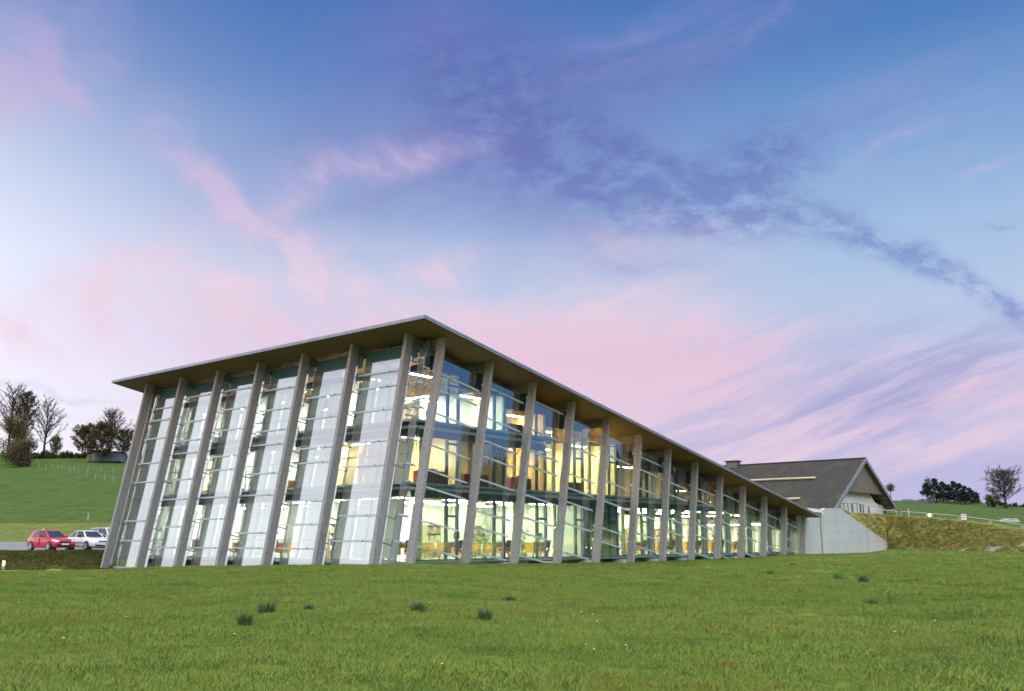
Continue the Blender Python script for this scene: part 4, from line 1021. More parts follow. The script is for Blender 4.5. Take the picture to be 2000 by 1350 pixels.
def slabs():
    for i, (px, py, w, h, lab) in enumerate(((1943, 1070.3, .98, .17, 'upper of two pale stone blocks at the foot of the bank'), (1939.5, 1075.3, .98, .22, 'lower of two pale stone blocks at the foot of the bank'))):
        d = 70.2-i*.7; p = at(px, py+h*14, d); p.z = max(p.z, gz(px, d)-.12)
        b = MB(); s = w/2
        b.hexa([(-s*.86,-.22,0),(s*.8,-.25,0),(s*.9,.25,0),(-s*.9,.22,0),(-s,-.25,h),(s,-.22,h),(s,.25,h),(-s*.95,.25,h)])
        tag(link('stone_block', b.mesh('stone_block', 'boulder'), None, p, (0,0,YAW-math.pi/2+.05*i)), lab, 'stone block')
slabs()
# small things by the farmhouse corner
t_ = thing('timber_beam', 'dark horizontal beam projecting from the farmhouse corner', 'beam', gp(1741, 104)); e0 = at(1740.5,994.5,104)-t_.location; e1 = at(1765.5,994.3,104)-t_.location
MB().bar(e0, e1, .16, .16).build('bar', 'beam_brown', t_); MB().tube([e1, Vector((e1.x,e1.y,-.2))], .03, 6).build('prop', 'fence_green', t_)
o = link('gate_post', MB().box((-.05,-.05,-.3),(.05,.05,.85)).mesh('gate_post', 'rail_white'), None, gp(1779.5, 104)); tag(o, 'single white post standing behind the hoop rail', 'post')
# ------------------------------------------------------------------ trees
mat('bark', rough=.95, var=((.035,.030,.028),(.085,.072,.062)), scale=2)
mat('twig', (.075,.060,.052), rough=.9)
mat('leaf_olive', var=((.045,.05,.012),(.12,.11,.028)), scale=.9, rough=.8)
mat('leaf_rust', var=((.045,.034,.016),(.11,.078,.032)), scale=.9, rough=.8)
mat('leaf_green', var=((.028,.045,.014),(.075,.10,.028)), scale=.8, rough=.8)
mat('needle', var=((.008,.018,.014),(.022,.042,.028)), scale=1.2, rough=.85)
def leafquad(b, p, s, rr):
    u = Vector((rr.gauss(0,1), rr.gauss(0,1), rr.gauss(0,1))).normalized(); v = u.cross(Vector((rr.gauss(0,1), rr.gauss(0,1), rr.gauss(0,1)))).normalized()
    b.add([p-u*s, p+v*s*.6, p+u*s, p-v*s*.6], [(0,1,2,3)])
def tree_meshes(H, seed, crown0=.22, spread=.42, upright=.75, leaves=0, lm='leaf_olive', lsize=.16, fork=False, shape='fan', twn=1.0, r0=None, leafzone=(0,1)):
    rr = random.Random(seed); tr = MB(); tw = MB(); lf = MB(); tips = []
    r0 = r0 or H*.020
    n = 9; pts = [Vector((0,0,-.4))]
    for i in range(1, n+1):
        z = H*.93*i/n; pts.append(Vector((rr.gauss(0,.008)*H*i/n, rr.gauss(0,.008)*H*i/n, z)))
    rad = [r0*(1-.93*(i/n)**.8)+.015 for i in range(n+1)]; rad[0] *= 1.3
    tr.tube(pts, rad, 7)
    def trunk(z):
        u = min(max(z/(H*.93)*n, 0), n-1e-4); i = int(u); return pts[max(i,0)].lerp(pts[i+1], u-i)
    nb = int(32)
    for k in range(nb):
        u = (k+rr.random())/nb; z = H*(crown0+(.90-crown0)*u)
        a = k*2.4+rr.uniform(-.4,.4)
        if shape == 'fan': ln = H*spread*(1.0-.62*u)*rr.uniform(.8,1.1)
        elif shape == 'round': ln = H*spread*math.sqrt(max(.1, 1-(2*u-.85)**2*.75))*rr.uniform(.8,1.1)
        else: ln = H*spread*rr.uniform(.7,1.)
        p = trunk(z); el = upright*rr.uniform(.8,1.15)
        d = Vector((math.cos(a)*math.cos(el), math.sin(a)*math.cos(el), math.sin(el)))
        q = [p]; m = 5
        for i in range(m):
            d = (d + Vector((rr.gauss(0,.10), rr.gauss(0,.10), .05))).normalized(); q.append(q[-1]+d*(ln/m))
        rb = max(.02, r0*.32*(1-.6*u)); tr.tube(q, [rb*(1-.8*i/m)+.008 for i in range(m+1)], 5, cap=False)
        ns = int(8*twn)
        for j in range(ns):
            w = (j+1)/ns; s0 = q[min(int(w*m), m-1)].lerp(q[min(int(w*m)+1, m)], w*m-int(w*m)) if w < 1 else q[m]
            d2 = (d + Vector((rr.gauss(0,.55), rr.gauss(0,.55), rr.gauss(.15,.35)))).normalized(); l2 = ln*.36*rr.uniform(.6,1.1)*(1.15-.5*w)
            e = s0+d2*l2; mid = s0.lerp(e, .5)+Vector((0,0,l2*.05)); tw.tube([s0, mid, e], [.04,.028,.014], 3, cap=False)
            for _ in range(int(7*twn)):
                g = s0.lerp(e, rr.uniform(.25,1)); d3 = (d2+Vector((rr.gauss(0,.6), rr.gauss(0,.6), rr.gauss(.1,.45)))).normalized(); l3 = l2*rr.uniform(.3,.55)
                h = g+d3*l3; tw.tube([g, h], [.022,.010], 3, cap=False); tips.append(g); tips.append(h)
                if rr.random() < .6: h2 = g+(d3+Vector((rr.gauss(0,.6),rr.gauss(0,.6),rr.gauss(0,.5)))).normalized()*l3*.7; tw.tube([g, h2], [.018,.008], 3, cap=False); tips.append(h2)
    zlo, zhi = H*leafzone[0], H*leafzone[1]
    cand = [p for p in tips if zlo <= p.z <= zhi] or tips
    for _ in range(leaves):
        p = rr.choice(cand); leafquad(lf, p+Vector((rr.gauss(0,.22), rr.gauss(0,.22), rr.gauss(0,.2))), lsize*rr.uniform(.6,1.3), rr)
    return tr, tw, lf, lm
TM = {}
def tree(name, label, p, H, seed, group=None, rz=None, **kw):
    key = (H, seed, str(kw))
    tr, tw, lf, lm = tree_meshes(H, seed, **kw)
    t = thing(name, label, 'tree', p, 0, group)
    tr.build('trunk', 'bark', t, True); c = tw.build('twigs', 'twig', t, fix=False)
    if lf.v: lf.build('crown', lm, t, fix=False)
    else: c.name = 'crown'
    return t
def shrub(name, label, p, w, h, seed, m='leaf_green', n=5000, lsize=.12, group=None, cat='shrub'):
    rr = random.Random(seed); t = thing(name, label, cat, p, 0, group); st = MB(); b = MB()
    cl = []
    for i in range(16):
        a = rr.uniform(0, 6.28); r_ = w/2*math.sqrt(rr.random())*.75; z = h*rr.uniform(.15,.82)
        c = Vector((r_*math.cos(a), r_*math.sin(a), z)); cl.append((c, rr.uniform(.16,.30)*min(w,h)))
        st.tube([(0,0,-.3), Vector((c.x*.5,c.y*.5,c.z*.5)), c], [.06,.04,.015], 4, cap=False)
    for i in range(n):
        c, r_ = rr.choice(cl); d = Vector((rr.gauss(0,1), rr.gauss(0,1), rr.gauss(0,1))).normalized()*r_*rr.random()**.4; leafquad(b, c+d, lsize*rr.uniform(.6,1.4), rr)
    st.build('stems', 'bark', t); b.build('crown', m, t, fix=False); return t
GL = 'trees on the left hill crest'
tree('bare_tree', 'bare tree with fan crown cut by the left picture edge', gp(-4, 236), 19.0, 1, GL, crown0=.3, spread=.40, upright=.95, twn=1.2)
tree('tall_tree', 'tall dark tree with leaf tufts beside the left edge thicket', gp(22, 235), 17.0, 2, GL, crown0=.26, spread=.36, upright=.85, leaves=5200, lm='leaf_rust', lsize=.17, twn=1.1)
tree('bare_tree', 'bare upright tree with dark trunk standing free left of the hut', gp(68, 240), 15.0, 3, GL, crown0=.2, spread=.46, upright=.88, twn=1.2, r0=.34)
tree('bare_tree', 'bare round headed tree rising above the hut', gp(200, 238), 12.6, 5, GL, crown0=.32, spread=.52, upright=.72, twn=1.2, shape='fan', leaves=900, lm='leaf_rust', lsize=.15)
tree('autumn_tree', 'rust leaved tree left of the hut on the hill crest', gp(150, 238), 8.2, 6, GL, crown0=.12, spread=.48, upright=.55, leaves=7000, lm='leaf_olive', lsize=.17, shape='round')
tree('autumn_tree', 'dark leaved tree directly in front of the hut', gp(184, 225), 9.4, 8, GL, crown0=.10, spread=.46, upright=.6, leaves=8000, lm='leaf_rust', lsize=.17, shape='round')
tree('autumn_tree', 'thin leaved tree right of the hut beside the glass building', gp(226, 240), 7.6, 9, GL, crown0=.15, spread=.45, upright=.6, leaves=4500, lm='leaf_olive', lsize=.16, shape='round')
tree('bare_tree', 'thin bare tree half hidden by the leftmost column', gp(262, 244), 11.5, 10, GL, crown0=.3, spread=.36, upright=.8, leaves=500, lm='leaf_rust')
tree('autumn_tree', 'small yellowing tree at the foot of the bare upright tree', gp(90, 240), 5.2, 12, GL, crown0=.1, spread=.4, upright=.7, leaves=2200, lm='leaf_olive', lsize=.13, shape='round')
shrub('thicket', 'dense olive thicket at the left picture edge', gp(10, 214), 8.5, 11.0, 21, 'leaf_olive', 11000, .15)
shrub('thicket', 'lower rusty thicket at the left picture edge', gp(22, 206), 6.0, 6.0, 22, 'leaf_rust', 6500, .14)
for i, px in enumerate(range(34, 245, 13)):
    shrub('hedge_bush', 'low %s bush, %s from the left in the left crest hedge' % (('dark','brown')[i % 2], ORD[i]), gp(px, 236), 3.4, 1.5+.5*(i % 3 == 0), 40+i, 'leaf_green' if i % 2 == 0 else 'leaf_rust', 900, .14, 'hedge on the left hill crest')
GR = 'trees on the right horizon'
tree('bare_tree', 'small lone tree with a flat bare head beside the farmhouse', gp(1747, 225), 4.4, 30, GR, crown0=.52, spread=.26, upright=.25, leaves=500, lm='leaf_rust', lsize=.10, shape='round', r0=.13)
tree('broadleaf_tree', 'large spreading autumn tree at the right picture edge', gp(1972, 206), 8.0, 31, GR, crown0=.14, spread=.60, upright=.60, leaves=3600, lm='leaf_rust', lsize=.12, shape='round', r0=.28, twn=1.25)
tree('bare_tree', 'bare tree showing behind the left end of the pine clump', gp(1823, 232), 5.6, 33, GR, crown0=.3, spread=.42, upright=.8)
shrub('bush', 'dark bush left of the large autumn tree', gp(1948, 205), 3.0, 2.6, 34, 'leaf_green', 2600, .10)
shrub('bush', 'sparse upright bush right of the pine clump', gp(1937, 205), 1.6, 3.4, 35, 'leaf_rust', 700, .09)
shrub('bush', 'reddish bush under the left end of the pine clump', gp(1829, 213), 2.6, 1.1, 36, 'leaf_rust', 1200, .09)
for i, px in enumerate((1962, 1985, 2004)): shrub('bush', ['low dark hedge bush just left of the large autumn trunk','low dark hedge bush just right of the large autumn trunk','low dark hedge bush at the right picture edge'][i], gp(px, 212), 3.6, 1.1, 37+i, 'leaf_green', 1100, .10, 'hedge under the large autumn tree')
def pine(p, H, seed, label):
    rr = random.Random(seed); t = thing('pine_tree', label, 'tree', p, 0, 'pine clump on the right horizon'); tr = MB().tube([(0,0,-.3),(0,0,H*.5),(0,0,H)], [H*.022+.05,H*.015+.03,.02], 6); tr.build('trunk', 'bark', t); b = MB()
    for k in range(int(H*11)):
        u = rr.uniform(.04, 1)**.85; z = H*u; r_ = H*.42*(1-u)**.6*rr.uniform(.55,1.08)+.14; a = rr.uniform(0, 6.28)
        q = Vector((r_*math.cos(a), r_*math.sin(a), z+r_*.22)); s = Vector((0,0,z)); b.tube([s, q], [.03,.01], 3, cap=False)
        for _ in range(30): w = rr.uniform(.25,1.05); leafquad(b, s.lerp(q, w)+Vector((rr.gauss(0,.16), rr.gauss(0,.16), rr.gauss(0,.13))), rr.uniform(.10,.24), rr)
    b.build('crown', 'needle', t, fix=False)
for i, (px, H, lab) in enumerate(((1818,4.3,'leftmost pine of the clump, broad and rounded'),(1836,5.3,'tallest pine of the clump, second from the left'),(1850,4.6,'pointed pine right of the tallest one'),(1861,4.0,'slim pine in the left half of the clump'),(1872,4.8,'full pine in the middle of the clump'),(1883,4.4,'flat topped pine right of the clump middle'),(1893,4.0,'third pine from the right end of the clump'),(1904,3.6,'second pine from the right end of the clump'),(1914,2.7,'lowest pine at the right end of the clump'))):
    pine(gp(px, 212+3*(i % 3)), H*1.0, 60+i, lab)

# far woods: seen through the left trees and mirrored in the long glass side
def wood(name, label, spots, seed, hmin, hmax):
    rr = random.Random(seed); b = MB()
    for p in spots:
        H = rr.uniform(hmin, hmax); r_ = H*.2; n = 6; k0 = len(b.v)
        for lev in range(4):
            z0 = H*(.1+.22*lev); z1 = z0+H*.34; rl = r_*(1-.22*lev)
            ring = [p+Vector((rl*rr.uniform(.8,1.15)*math.cos(2*math.pi*j/n+lev), rl*rr.uniform(.8,1.15)*math.sin(2*math.pi*j/n+lev), z0+rr.uniform(-.3,.3))) for j in range(n)]
            b.add(ring+[p+Vector((0,0,z1))], [(j,(j+1)%n,n) for j in range(n)])
    tag(b.build(name, 'needle', None, fix=False), label, 'forest', None, 'stuff')
rr = random.Random(5)
def pol(phi, rho): D = FH*math.cos(R(phi))+RT*math.sin(R(phi)); row = groundrow(R(phi)); z = float(np.interp(rho, [q[0] for q in row], [q[1] for q in row])); return Vector((CAM.x+D.x*rho, CAM.y+D.y*rho, z-.5))
wood('far_forest', 'dark conifer wood on the far ridge behind the left trees', [pol(rr.uniform(-30,-20), rr.uniform(330,430)) for _ in range(420)], 6, 5, 8.5)
wood('ridge_forest', 'conifer wood on the ridge to the right, mirrored in the glass', [pol(rr.uniform(46,135), rr.uniform(130,430)) for _ in range(3600)], 7, 6, 11)

# ------------------------------------------------------------------ hut on the left crest
def hut():
    p = gp(187, 228); t = thing('wooden_hut', 'low wooden hut with grey boarded wall under the hill trees', 'hut', p, YAW-math.pi/2)
    mat('hut_grey', (.13,.155,.19), rough=.8); mat('hut_wood', (.30,.24,.17), rough=.8); mat('hut_roof', (.10,.11,.12), rough=.7)
    for j in range(9): MB().box((-2.0,-.02,.15+.23*j),(4.2,.02,.15+.23*j+.215)).build('board', 'hut_grey', t)
    MB().box((-2.0,.03,0),(4.2,3.2,2.2)).build('wall', 'hut_grey', t)
    for j in range(9): MB().box((-4.0+.22*j,-.02,.1),(-4.0+.22*j+.20,.02,1.6+.07*j)).build('board', 'hut_wood', t)
    MB().hexa([(-4.0,.03,0),(-2.02,.03,0),(-2.02,3.2,0),(-4.0,3.2,0),(-4.0,.03,1.55),(-2.02,.03,2.2),(-2.02,3.2,2.2),(-4.0,3.2,1.55)]).build('wall', 'hut_wood', t)
    MB().hexa([(-4.5,-.4,1.62),(-1.9,-.4,2.75),(-1.9,3.5,2.75),(-4.5,3.5,1.62),(-4.5,-.4,1.70),(-1.9,-.4,2.85),(-1.9,3.5,2.85),(-4.5,3.5,1.70)]).build('roof', 'hut_roof', t)
    MB().hexa([(-1.89,-.4,2.75),(4.6,-.4,2.25),(4.6,3.5,2.25),(-1.89,3.5,2.75),(-1.89,-.4,2.85),(4.6,-.4,2.35),(4.6,3.5,2.35),(-1.89,3.5,2.85)]).build('roof', 'hut_roof', t)
    d = MB().box((-3.4,-.04,.1),(-2.8,-.025,1.5)).build('door', 'hut_roof', t)
hut()
# pasture fences on the left slope
def wire_fence(pts, h, label, m, wires=(.35,.7,.98), w=.035, group=None):
    o = pts[0]; t = thing('pasture_fence', label, 'fence', o, 0, group)
    for p in pts: MB().box((p.x-o.x-w,p.y-o.y-w,p.z-o.z-.3),(p.x-o.x+w,p.y-o.y+w,p.z-o.z+h*random.uniform(.93,1.05))).build('post', m, t)
    for p, q in zip(pts, pts[1:]):
        b = MB()
        for k in wires: b.bar(p-o+Vector((0,0,h*k)), q-o+Vector((0,0,h*k)), .012, .012)
        b.build('wire', 'bollard', t)
def hillpt(px, py):
    lo, hi = 100., 260.
    for d in np.linspace(100, 250, 400):
        p = gp(px, d); a = ratio(1000, py)[1]
        if (p.z-CAM.z)/d >= a: return p
    return gp(px, 250)
wire_fence([hillpt(x, y) for x, y in ((24,909),(35,910),(47,912.5),(61,915),(75,916.5),(88,917.5),(100,919),(107,920),(123,924),(140,927),(157,931.5),(175,935.5),(193,939),(211,941),(231,943))], 1.05, 'lower pasture fence of pale posts across the left meadow', 'post_pale')
wire_fence([hillpt(x, y) for x, y in ((107,919.5),(132,920.5),(159,922),(185,923.5),(209,925.5),(234,926.5))], 1.1, 'upper pasture fence of pale posts across the left meadow', 'post_pale')
o = link('marker_post', MB().box((-.06,-.06,-.3),(.06,.06,.9)).mesh('marker_post', 'post_pale'), None, hillpt(168, 1018)); tag(o, 'single pale marker post standing in the left meadow above the cars', 'post')
wire_fence([gp(x, 172-.02*(x-1790)) for x in range(1800, 2070, 12)], 1.0, 'thin dark wire fence crossing the right meadow', 'post_wood', (.3,.6,.9), .035)
def picket(px0, px1, d, label, n):
    o = gp(px0, d); t = thing('picket_fence', label, 'fence', o); 
    for i in range(n):
        p = gp(px0+(px1-px0)*i/(n-1), d)-o; MB().box((p.x-.06,p.y-.03,p.z-.2),(p.x+.06,p.y+.03,p.z+1.05+random.uniform(-.05,.08))).build('picket', 'hut_grey', t)
    a, c = Vector((0,0,0)), gp(px1, d)-o
    for z in (.3,.75): MB().bar(a+Vector((0,0,z)), c+Vector((0,0,z)), .05, .08).build('rail', 'hut_grey', t)
picket(1769, 1790, 205, 'grey picket fence nearer the farmhouse on the right crest', 13); picket(1800, 1832, 206, 'grey picket fence beside the pine clump on the right crest', 18)

# ------------------------------------------------------------------ cars
mat('tyre', (.02,.02,.022), rough=.8); mat('rim', (.62,.63,.66), rough=.3, metal=.6); mat('car_glass', (.03,.04,.055), rough=.05, spec=.6); mat('chrome', (.7,.7,.72), rough=.2, metal=.9); mat('black_plastic', (.02,.02,.022), rough=.6); mat('head_lamp', (.72,.75,.80), rough=.12, spec=.7); mat('plate', (.75,.75,.74), rough=.5); mat('plate_blue', (.03,.10,.42), rough=.5)
mat('paint_red', (.55,.012,.03), rough=.25, coat=.8); mat('paint_white', (.72,.73,.76), rough=.25, coat=.7); mat('paint_silver', (.55,.57,.62), rough=.3, metal=.3, coat=.6); mat('amber_lens', (.8,.3,.03), rough=.3)
def make_car(label, paint, P):
    """body along +X (front), sections lofted; P holds lengths and heights in metres"""
    L, Wd = P['L'], P['W']/2; t = thing('parked_car', label, 'car', (0,0,0), 0, 'cars parked on the asphalt yard')
    st = P['st']           # x fraction, z bottom, z shoulder, z top centre, width factor
    b = MB(); rows = []
    for x, zb, zsd, zt, wf in st:
        X = (x-.5)*L; w = Wd*wf
        half = [(w*.55,zb),(w*.93,zb+.03),(w*.99,zb+.16),(w,zb+(zsd-zb)*.55),(w*.975,zsd-.05),(w*.93,zsd),(w*.62,zt-.01),(w*.3,zt)]
        rows.append([(X,y,z) for y, z in half]+[(X,-y,z) for y, z in half[::-1]])
    k = len(rows[0])
    for r_ in rows: b.v += r_
    for i in range(len(rows)-1):
        for j in range(k): b.f.append((i*k+j,(i+1)*k+j,(i+1)*k+(j+1)%k,i*k+(j+1)%k)); b.mi.append(0)
    b.f.append(tuple(range(k))); b.f.append(tuple(range((len(rows)-1)*k, len(rows)*k))[::-1]); b.mi += [0,0]
    body = b.build('body', paint, t, True)
    # cabin: belt ring and roof ring (x fractions) front to back
    g = P['cab']; zb_, zr = g['belt'], g['roof']
    X = lambda f: (f-.5)*L
    B = [(X(g['wf']), Wd*.80), (X(g['wf']), -Wd*.80), (X(g['rb']), -Wd*.80), (X(g['rb']), Wd*.80)]
    T = [(X(g['rf']), Wd*.60), (X(g['rf']), -Wd*.60), (X(g['rr']), -Wd*.60), (X(g['rr']), Wd*.60)]
    mB = [(X((g['wf']+g['rb'])/2), Wd*.90), (X((g['wf']+g['rb'])/2), -Wd*.90)]
    mT = [(X((g['rf']+g['rr'])/2), Wd*.66), (X((g['rf']+g['rr'])/2), -Wd*.66)]
    V = [(*B[0],zb_),(*B[1],zb_),(*mB[1],zb_),(*B[2],zb_),(*B[3],zb_),(*mB[0],zb_),(*T[0],zr-.03),(*T[1],zr-.03),(*mT[1],zr),(*T[2],zr-.04),(*T[3],zr-.04),(*mT[0],zr)]
    ctr = ((X(g['rf'])+X(g['rr']))/2, 0, zr+.035)
    c = MB().add(V+[ctr, (X(g['rf'])-.02,0,zr+.0), (X(g['rr'])+.02,0,zr-.01)], [(0,1,7,6),(1,2,8,7),(2,3,9,8),(3,4,10,9),(4,5,11,10),(5,0,6,11),(6,13,12,11),(13,7,8,12),(11,12,14,10),(12,8,9,14),(6,7,13),(9,10,14)])
    c.build('cabin', paint, t)
    def inset(q, e, name, off=.012, m='car_glass', cuts=None):
        q = [Vector(p) for p in q]; n_ = (q[1]-q[0]).cross(q[3]-q[0]).normalized(); cen = sum(q, Vector())/4
        if n_.dot(cen-Vector((0,0,zb_))) < 0: n_ = -n_
        bl = lambda u, v: q[0]*(1-u)*(1-v)+q[1]*u*(1-v)+q[2]*u*v+q[3]*(1-u)*v
        for u0, u1 in (cuts or [(e, 1-e)]):
            poly = [bl(u0,e*1.2)+n_*.003, bl(u1,e*1.2)+n_*.003, bl(u1,1-e*1.2)+n_*.003, bl(u0,1-e*1.2)+n_*.003]
            MB().prism(poly, n_*off).build(name, m, t)
    inset([V[0],V[1],V[7],V[6]], .06, 'windscreen'); inset([V[3],V[4],V[10],V[9]], .09, 'rear_window')
    for q in ([V[1],V[2],V[8],V[7]], [V[0],V[5],V[11],V[6]]): inset(q, .07, 'side_window')
    for q in ([V[2],V[3],V[9],V[8]], [V[5],V[4],V[10],V[11]]): inset(q, .07, 'side_window', cuts=P.get('rearcuts', [(.06,.9)]))
    # wheels
    wr = P['wr']
    for fx in P['wheels']:
        for s in (1, -1):
            w = link('wheel', None, t, ((fx-.5)*L, s*(Wd-.055), wr)); 
            tm = MB().lathe([(wr*.64,-.10),(wr*.96,-.10),(wr,-.06),(wr,.06),(wr*.96,.10),(wr*.64,.10),(wr*.64,-.10)], (0,0,0), 22, axis='Y', cap=False).build('tyre', 'tyre', w, True)
            rm = MB().lathe([(wr*.58,-.097),(wr*.68,-.104),(wr*.66,.104),(wr*.58,.097),(wr*.58,-.097)], n=18, axis='Y', cap=False)
            for j in range(5 if P.get('five') else 8):
                a = 2*math.pi*j/(5 if P.get('five') else 8); rm.bar((0,s*.094,0), (wr*.62*math.cos(a), s*.098, wr*.62*math.sin(a)), .075 if P.get('five') else .05, .02, up=Vector((0,1,0)))
            rm.build('rim', 'rim', w); MB().lathe([(wr*.59,-.02),(wr*.59,.02)], n=18, axis='Y').build('brake_disc', 'black_plastic', w)
            MB().lathe([(wr*1.13,-.05),(wr*1.13,.05)], ((fx-.5)*L, s*(Wd-.046), wr+.01), 24, axis='Y').build('wheel_arch', 'black_plastic', t, True)
    F = P['front']; xf = L/2
    for s in (1, -1):
        hl = F['lamp']; x0 = xf-hl[3]
        MB().prism([(x0+.02,s*(hl[0]),hl[2]-.0),(x0-.26,s*(hl[1]),hl[2]+.06),(x0-.30,s*(hl[1]),hl[2]+.17),(x0-.05,s*hl[0],hl[2]+.12)], (.05,s*.02,.0)).build('headlight', 'head_lamp', t)
        MB().box((xf*.16,min(s*(Wd*.93),s*(Wd+.17)),zb_+.03),(xf*.16+.12,max(s*(Wd*.93),s*(Wd+.17)),zb_+.17)).build('mirror', F.get('mirror', paint), t)
        if F.get('fog'): MB().prism([(xf-.12,s*.46,.30),(xf-.22,s*.72,.32),(xf-.20,s*.66,.42),(xf-.12,s*.50,.42)], (.06,0,0)).build('side_intake', 'black_plastic', t)
        MB().bar((L*F['trim'][0],s*(Wd+.004),F['trim'][1]), (-L*F['trim'][0],s*(Wd+.004),F['trim'][1]+.02), .012, .05).build('side_trim', F['trim'][2], t)
        MB().box((-.12*L,min(s*(Wd-.01),s*(Wd+.012)),zb_-.12),(-.12*L+.16,max(s*(Wd-.01),s*(Wd+.012)),zb_-.09)).build('door_handle', F.get('handle', paint), t)
    MB().prism([(xf-.02,-F['gr'][0],F['gr'][1]),(xf-.02,F['gr'][0],F['gr'][1]),(xf-.05,F['gr'][0]*.9,F['gr'][1]+F['gr'][2]),(xf-.05,-F['gr'][0]*.9,F['gr'][1]+F['gr'][2])], (.035,0,0)).build('grille', 'black_plastic', t)
    if F.get('bar'):
        MB().bar((xf+.02,-F['gr'][0],F['gr'][1]+.05),(xf+.02,F['gr'][0],F['gr'][1]+.05),.02,.045).build('chrome_bar', 'chrome', t)
        n_=14; V2=[]; 
        MB().lathe([(.075,-.01),(.075,.01)], n=16, axis='Y').mesh('e','chrome')
        bd = MB(); 
        for k in range(16):
            a0, a1 = 2*math.pi*k/16, 2*math.pi*(k+1)/16; bd.bar((xf+.035,.072*math.cos(a0),F['gr'][1]+.06+.072*math.sin(a0)),(xf+.035,.072*math.cos(a1),F['gr'][1]+.06+.072*math.sin(a1)),.016,.016)
        bd.bar((xf+.035,-.10,F['gr'][1]+.05),(xf+.035,.10,F['gr'][1]+.07),.014,.018); bd.build('emblem', 'chrome', t)
    MB().prism([(xf-.03,-F['lo'][0],F['lo'][1]),(xf-.03,F['lo'][0],F['lo'][1]),(xf-.01,F['lo'][0]*1.15,F['lo'][1]+F['lo'][2]),(xf-.01,-F['lo'][0]*1.15,F['lo'][1]+F['lo'][2])], (.03,0,0)).build('lower_intake', 'black_plastic', t)
    pl = MB().box((xf+.035,-.26,F['pl']),(xf+.05,.26,F['pl']+.11)).build('number_plate', 'plate', t)
    if F.get('blue'): MB().box((xf+.0505,.21,F['pl']+.003),(xf+.054,.258,F['pl']+.107)).build('plate_band', 'plate_blue', pl)
    MB().box((-xf+.0,-.45,.55),(-xf+.06,.45,.70)).build('rear_lamp_bar', 'black_plastic', t)
    return t
RED = dict(L=4.0, W=1.74, wr=.315, wheels=(.215,.845), five=True,
  st=[(.0,.34,.80,.86,.84),(.03,.24,.86,.98,.93),(.12,.20,.90,1.0,.99),(.35,.19,.90,.98,1.0),(.62,.19,.88,.96,1.0),(.72,.20,.86,.95,1.0),(.85,.20,.80,.86,.98),(.94,.21,.72,.76,.92),(.985,.22,.62,.66,.82),(1.0,.28,.52,.56,.72)],
  cab=dict(belt=.90, roof=1.46, wf=.735, rf=.52, rr=.10, rb=.015), rearcuts=[(.06,.62)],
  front=dict(lamp=(.50,.80,.62,.06), gr=(.42,.60,.11), bar=True, lo=(.52,.26,.15), pl=.40, fog=True, trim=(.30,.26,'paint_red'), mirror='paint_red'))
SED = dict(L=4.5, W=1.76, wr=.31, wheels=(.20,.80),
  st=[(.0,.36,.86,.95,.86),(.02,.28,.88,1.0,.93),(.15,.22,.90,1.0,.99),(.35,.20,.89,.96,1.0),(.62,.20,.87,.94,1.0),(.70,.20,.86,.93,1.0),(.85,.21,.78,.84,.98),(.95,.22,.70,.75,.93),(.985,.24,.63,.68,.88),(1.0,.30,.56,.60,.80)],
  cab=dict(belt=.90, roof=1.41, wf=.70, rf=.53, rr=.24, rb=.12), rearcuts=[(.05,.88)],
  front=dict(lamp=(.46,.76,.58,.04), gr=(.44,.60,.08), lo=(.62,.28,.10), pl=.36, blue=True, trim=(.34,.52,'black_plastic'), mirror='black_plastic', handle='black_plastic'))
WAG = dict(L=4.4, W=1.75, wr=.32, wheels=(.20,.81),
  st=[(.0,.36,.92,1.0,.88),(.02,.28,.95,1.04,.94),(.15,.22,.96,1.04,.99),(.35,.21,.95,1.03,1.0),(.62,.21,.94,1.02,1.0),(.72,.21,.92,1.0,1.0),(.86,.22,.86,.92,.98),(.95,.23,.78,.83,.93),(.985,.25,.70,.74,.88),(1.0,.32,.62,.66,.80)],
  cab=dict(belt=.97, roof=1.58, wf=.72, rf=.55, rr=.06, rb=.02), rearcuts=[(.05,.46),(.54,.9)],
  front=dict(lamp=(.46,.78,.64,.05), gr=(.44,.66,.10), lo=(.6,.3,.12), pl=.4, trim=(.3,.5,'black_plastic'), mirror='paint_silver'))
def park(c, px, d, turn):
    c.location = gp(px, d, .05); q = math.atan2(-FH.y, -FH.x) + R(turn); c.rotation_euler = (0,0,q)
park(make_car('red three door hatchback parked nearest on the asphalt yard', 'paint_red', RED), 100, 68.8, 53)
park(make_car('white saloon car parked between the red hatchback and the glass building', 'paint_white', SED), 173, 70.5, 52)
park(make_car('silver white estate car half hidden by the leftmost column', 'paint_silver', WAG), 214, 75.5, 52)
# black sticker on the red door and the roof aerial
rc = [o for o in col.objects if o.name == 'parked_car'][0]
MB().box((-.02,-.885,.40),(.06,-.872,.86)).build('door_sticker', 'black_plastic', rc); MB().hexa([(-.9,-.02,1.44),(-.7,-.02,1.46),(-.7,.02,1.46),(-.9,.02,1.44),(-.9,-.01,1.56),(-.86,-.01,1.57),(-.86,.01,1.57),(-.9,.01,1.56)]).build('roof_fin', 'black_plastic', rc)
MB().bar((-.35,-.50,1.50),(-.35,-.40,1.50),.12,.09).build('roof_sign', 'paint_white', rc)

